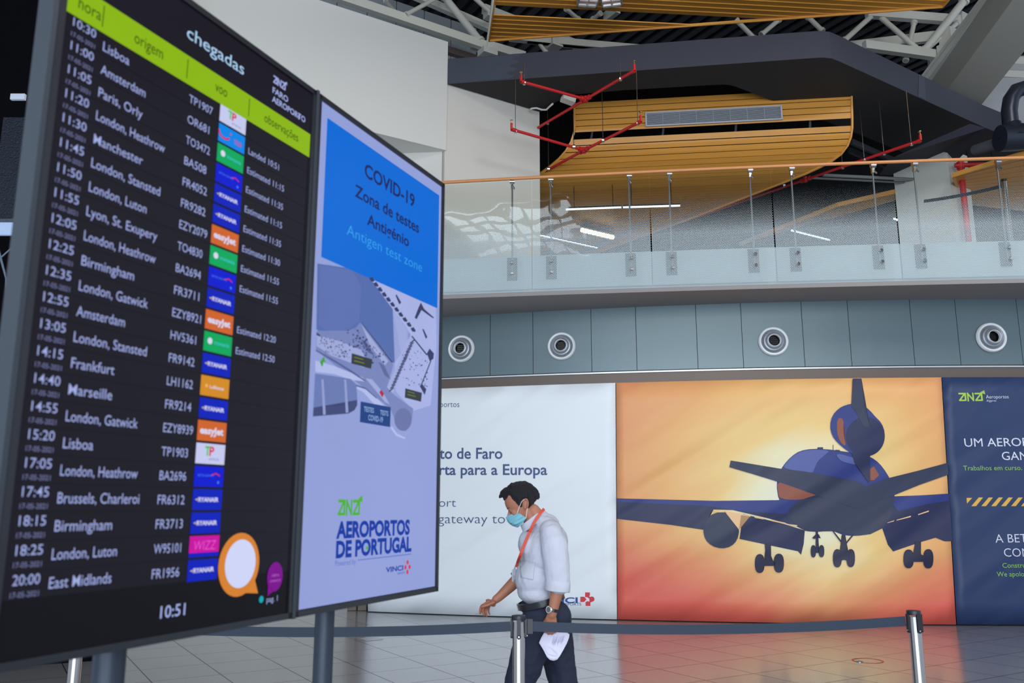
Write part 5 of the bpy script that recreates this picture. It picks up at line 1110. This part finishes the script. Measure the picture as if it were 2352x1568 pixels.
# shirt
shm = mat('white_cotton_shirt', (190, 192, 206), .8, var=.02, scale=8, bump=1.0, bscale=5, stretch=(1.6, 1.2, .6))
sh = [('e', pp(1249,1268), (.131,.185,.165), .05), ('e', pp(1233,1328), (.134,.175,.135), 0), ('e', pp(1233,1362), (.118,.165,.075), .12), ('c', pp(1264,1219,-.135), .068, pp(1264,1219,.135), .068),
      ('e', pp(1272,1240), (.085,.15,.1), 0), ('c', pp(1240,1199), .064, pp(1256,1214), .088), ('c', pp(1240,1197,-.04), .045, pp(1254,1208,-.06), .062), ('c', pp(1240,1197,.04), .045, pp(1254,1208,.06), .062), ('c', pp(1244,1212), .075, pp(1255,1235), .1), ('e', pp(1220,1255), (.08,.13,.1), -.3),
      ('p', [(pp(1266,1226,DN+.05), .068), (pp(1271,1250,DN+.015), .078), (pp(1278,1300,DN), .078), (pp(1281,1338,DN), .071)]),
      ('p', [(pp(1245,1232,DF-.02), .078), (pp(1206,1312,DF+.02), .07), (pp(1198,1322,DF+.01), .062)])]
shirt = organic('shirt', sh, .007, 3, shm, man, disp=[(.12, .016, 1), (.04, .005, 1)])
for (a, b, r, nm) in ((pp(1282,1332,DN), pp(1280,1357,DN), .0735, 'cuff'), (pp(1203,1314,DF+.01), pp(1188,1331,DF+.0), .058, 'cuff')):
    m_ = MB(); ax_ = (b-a); L_ = ax_.length
    m_.lathe(a, ax_, [(0, r*.88), (.006, r*.98), (L_*.5, r), (L_-.004, r*1.0), (L_, r*.985), (L_-.002, r*.93), (L_*.3, r*.7)], 40); obj(nm, m_, shm, man, smooth=True)
# collar
nax = (pp(1212,1168)-pp(1240,1206)).normalized(); cc = pp(1222,1189); la = (pp(1195,1213)-pp(1248,1164)); la = (la-nax*la.dot(nax)).normalized()
m_ = MB(); pts = []; n_ = 40
for i in range(n_+1):
    t_ = 2*math.pi*i/n_; pts.append(cc+la*math.cos(t_)*.088+Vector((0,1,0))*math.sin(t_)*.074+nax*(-.018))
sides = []
for i in range(n_+1):
    t_ = 2*math.pi*i/n_; rad = la*math.cos(t_)+Vector((0,1,0))*math.sin(t_); sides.append((nax-rad*.28).normalized())
m_.ribbon(pts, sides, .046, .005); obj('collar', m_, shm, man, smooth='auto')
# ray helper: lay things on the shirt
def bvh_of(*obs):
    vs, fs = [], []
    for ob in obs:
        o_ = len(vs); off = parent_loc(ob.parent) if ob.parent else Vector((0,0,0)); vs += [v.co+off for v in ob.data.vertices]; fs += [tuple(i+o_ for i in p.vertices) for p in ob.data.polygons]
    return BVHTree.FromPolygons(vs, fs)
cut_ = [o for o in man.children if o.name.startswith('collar') or o.name.startswith('cuff')]
bv = bvh_of(shirt, *cut_)
def onshirt(x, y, lift=.004):
    d = ray(x, y).normalized(); h = bv.ray_cast(EYE, d)
    if h[0] is None: return pp(x, y, -.05)
    return h[0]-d*lift
orange = mat('orange_lanyard', (196, 56, 26), .5, var=.12, scale=30)
lp = [(1250,1168),(1241,1178),(1233,1189),(1226,1201),(1218,1218),(1210,1236),(1202,1256),(1195,1275),(1189,1291),(1186,1302)]
lq = []
for (x0, y0), (x1, y1) in zip(lp[:-1], lp[1:]): lq += [(x0+(x1-x0)*k/4, y0+(y1-y0)*k/4) for k in range(4)]
P_ = [onshirt(x, y, .014) for x, y in lq+[lp[-1]]]
for _ in range(2):
    dd = [(p-EYE).length for p in P_]; dm = [min(dd[max(0,i-2):i+3]) for i in range(len(P_))]
    P_ = [EYE+(p-EYE).normalized()*d for p, d in zip(P_, dm)]
m_ = MB(); sd = [];
for i in range(len(P_)):
    d = (P_[min(i+1, len(P_)-1)]-P_[max(i-1, 0)]).normalized(); v = (EYE-P_[i]).normalized(); sd.append(d.cross(v).normalized())
m_.ribbon(P_, sd, .018, .0015); ly = obj('lanyard', m_, orange, man)
m_ = MB(); e_ = P_[-1]; bx_ = e_+Vector((-.006,0,-.05)); m_.box(bx_, (.05,.004,.075), (.8,.5,0)); bg_ = obj('badge', m_, mat('badge_card', (214, 218, 228), .3, coat=.5), ly, bev=.002)
m_ = MB(); m_.tube(e_, e_-Vector((0,0,.014)), .005); obj('clip', m_, chrome, ly)
# chest pocket laid on the shirt
m_ = MB(); NX, NY = 8, 10
for i in range(NX+1):
    for j in range(NY+1):
        u, v = i/NX, j/NY; x0 = 1193+(1196-1193)*v; x1 = 1229+(1224-1229)*v; y0 = 1279+u*6; y1 = 1326+u*6-(8*abs(u-.5) if False else 0)
        m_.v.append(onshirt(x0+(x1-x0)*u, y0+(y1-y0)*v, .0045))
for i in range(NX):
    for j in range(NY): a = i*(NY+1)+j; m_.f.append((a, a+1, a+NY+2, a+NY+1)); m_.mi.append(0)
o_ = obj('pocket', m_, shm, man, smooth=True); s_ = o_.modifiers.new('t', 'SOLIDIFY'); s_.thickness = .004; s_.offset = -1
# trousers, one continuous garment
trm = mat('dark_navy_trousers', (25, 34, 56), .8, var=.08, scale=10, bump=.4, bscale=10)
tr = [('e', pp(1255,1402), (.13,.165,.085), .1), ('e', pp(1280,1416,-.07), (.085,.085,.09), 0), ('e', pp(1280,1416,.07), (.085,.085,.09), 0), ('e', pp(1235,1400), (.11,.15,.05), .25),
      ('p', [(pp(1240,1425,-.075), .112), (pp(1216,1500,-.085), .106), (KN1, .088), (KN1.lerp(AN1,.55)+Vector((.03,0,0)), .078), (AN1+Vector((0,0,.03)), .068)]),
      ('p', [(pp(1272,1425,.075), .108), (pp(1280,1500,.085), .104), (KN2, .084), (KN2.lerp(AN2,.55)+Vector((.01,0,0)), .075), (AN2+Vector((0,0,.03)), .066)])]
trou = organic('trousers', tr, .007, 3, trm, man, disp=[(.09, .018, 1), (.03, .006, 2)])
# belt
m_ = MB(); bc = pp(1243,1379.5); ba = (pp(1190,1391)-pp(1300,1361)).normalized(); pts = []
for i in range(41):
    t_ = 2*math.pi*i/40; pts.append(bc+ba*math.cos(t_)*.141+Vector((0,1,0))*math.sin(t_)*.176)
m_.ribbon(pts, Vector((-.25,0,.97)), .036, .006); bl_ = obj('belt', m_, mat('black_leather', (26, 28, 36), .35, coat=.3), man, smooth='auto')
m_ = MB(); m_.box(bc+ba*.146, (.006,.045,.04), ba, (0,1,0)); obj('buckle', m_, stl, bl_, bev=.002)
# wrist watch
wx = pp(1270,1400,DN); wd = (pp(1271,1398,DN)-pp(1281,1350,DN)).normalized(); m_ = MB(); m_.lathe(wx-wd*.010, wd, [(0,.031),(.001,.034),(.018,.034),(.019,.031)], 32); wt = obj('watch', m_, MATS['black_leather'], man, smooth='auto')
fd = Vector((-.62,-.72,0.1)).normalized(); m_ = MB(); m_.lathe(wx+fd*.030, fd, [(0,.0195),(.002,.0215),(.010,.0215),(.012,.019),(.0125,.0005)], 32); obj('watch_case', m_, mat('watch_steel', (205, 205, 200), .2, .9), wt, smooth='auto')
m_ = MB(); m_.lathe(wx+fd*.0426, fd, [(0,.015),(.0005,.0145),(.0006,.0005)], 24); obj('watch_dial', m_, mat('watch_dial', (90, 84, 80), .2), wt)
# face mask: pleated light blue shell with white ear loops
bm = bmesh.new(); Q = [(1161,1188,0),(1166,1199,0),(1174,1206,0),(1189,1211.5,0),(1170,1181.5,0)]
for sg in (-1, 1): Q += [(1168,1183,sg*.026),(1172,1200,sg*.032),(1184,1210,sg*.026),(1180,1179,sg*.05),(1188,1177.5,sg*.064),(1182,1203,sg*.05),(1194,1207,sg*.042),(1209,1189,sg*.068),(1203,1199,sg*.058),(1196,1180,sg*.068)]
for x, y, d in Q: bm.verts.new(pp(x, y, d))
bmesh.ops.convex_hull(bm, input=bm.verts[:]); bmesh.ops.delete(bm, geom=[v for v in bm.verts if not v.link_faces], context='VERTS')
bm.verts.index_update(); mv = [v.co.copy() for v in bm.verts]; mf = [tuple(v.index for v in f.verts) for f in bm.faces]; bm.free()
mm = mat('light_blue_mask', (122, 184, 202), .7, var=.05, scale=20)
n = mm.node_tree.nodes; l = mm.node_tree.links; tcn = n.new('ShaderNodeTexCoord'); wv = n.new('ShaderNodeTexWave'); mp = n.new('ShaderNodeMapping'); mp.inputs['Rotation'].default_value = (0, math.radians(28), 0)
l.new(tcn.outputs['Object'], mp.inputs[0]); l.new(mp.outputs[0], wv.inputs[0]); wv.bands_direction = 'Z'; wv.inputs['Scale'].default_value = 14; wv.inputs['Distortion'].default_value = 1.5
bp = n.new('ShaderNodeBump'); bp.inputs['Strength'].default_value = .7; bp.inputs['Distance'].default_value = .006; l.new(wv.outputs['Fac'], bp.inputs['Height']); l.new(bp.outputs[0], n['Principled BSDF'].inputs['Normal'])
mask = organic('face_mask', [('m', mv, mf)], .003, 5, mm, man)
loopm = mat('white_elastic', (225, 205, 205), .7)
for sg in (-1, 1):
    m_ = MB(); m_.path([pp(1188,1178,sg*.067), pp(1192,1166,sg*.077), pp(1198,1152,sg*.083), pp(1204,1146,sg*.086)], .0022, 8); obj('ear_loop', m_, loopm, mask)
    m_ = MB(); m_.path([pp(1208,1190,sg*.068), pp(1209.5,1178,sg*.074), pp(1211,1167,sg*.08)], .0022, 8); obj('ear_loop', m_, loopm, mask)
# shoes
shoem = mat('black_shoe_leather', (18, 18, 22), .3, coat=.4)
for a, toe, lift in ((AN1, Vector((-1,0,.28)), 0), (AN2, Vector((-1,0,-.45)), 1)):
    t_ = toe.normalized()
    if lift == 0: heel = Vector((a.x+.03, a.y, .045)); tip = heel+t_*.22+Vector((0,0,.0))
    else: tip = Vector((a.x-.12, a.y, .04)); heel = tip-t_*.2
    organic('shoe', [('c', heel, .04, heel.lerp(tip,.45)+Vector((0,0,.01)), .042), ('e', heel.lerp(tip,.8), (.07,.045,.03), math.atan2(t_.z, -t_.x)), ('c', heel, .04, a, .045)], .006, 3, shoem, man)
# folded sheet of paper held in the near hand
ppm = mat('white_paper', (216, 214, 236), .8, var=.02)
pw_ = [(1252,1449),(1275,1450),(1300,1451),(1308,1456),(1307,1464),(1302,1477),(1294,1492),(1286,1506),(1280,1514),(1272,1517),(1263,1515),(1256,1508),(1248,1492),(1238,1476),(1243,1464)]
cx_ = sum(p[0] for p in pw_)/len(pw_); cy_ = sum(p[1] for p in pw_)/len(pw_)
def pd(x, y): return DN-.028+.02*math.sin((x-1240)/22.)+.016*math.cos((y-1450)/20.)
m_ = MB(); rings = [1, .8, .6, .4, .2]; n_ = len(pw_)*2; out = []
for i in range(len(pw_)):
    a, b = pw_[i], pw_[(i+1) % len(pw_)]; out += [a, ((a[0]+b[0])/2, (a[1]+b[1])/2)]
for r in rings: m_.v += [pp(cx_+(x-cx_)*r, cy_+(y-cy_)*r, pd(cx_+(x-cx_)*r, cy_+(y-cy_)*r)) for x, y in out]
m_.v.append(pp(cx_, cy_, pd(cx_, cy_)))
for k in range(len(rings)-1):
    for i in range(n_): m_.f.append((k*n_+i, k*n_+(i+1) % n_, (k+1)*n_+(i+1) % n_, (k+1)*n_+i)); m_.mi.append(0)
for i in range(n_): m_.f.append(((len(rings)-1)*n_+i, (len(rings)-1)*n_+(i+1) % n_, len(m_.v)-1)); m_.mi.append(0)
pt = thing('paper_sheet', tuple(pp(1270,1452,DN-.02)), 'folded white sheet of paper hanging from the walking man\'s near hand', 'paper')
o_ = obj('sheet', m_, ppm, pt, smooth=True); s_ = o_.modifiers.new('t', 'SOLIDIFY'); s_.thickness = .0012
m_ = MB()
fl = [(1249,1482),(1262,1486),(1276,1496),(1281,1505),(1270,1506),(1258,1500)]
m_.add([pp(x, y, pd(x, y)-.012-(.01 if 1250 < x < 1280 and y < 1500 else 0)) for x, y in fl], [tuple(range(6))]); o_ = obj('folded_corner', m_, ppm, pt); s_ = o_.modifiers.new('t', 'SOLIDIFY'); s_.thickness = .001
random.seed(5); m_ = MB()
for i in range(9):
    x = 1272+i*3.0; y = 1458+random.random()*4; m_.add([pp(a, b, pd(a, b)-.003) for a, b in ((x,y),(x+.9,y),(x-3.5,y+14+random.random()*10),(x-4.4,y+14))], [(0,1,2,3)])
obj('faint_writing', m_, mat('faint_ink', (176, 172, 200), .8), pt)
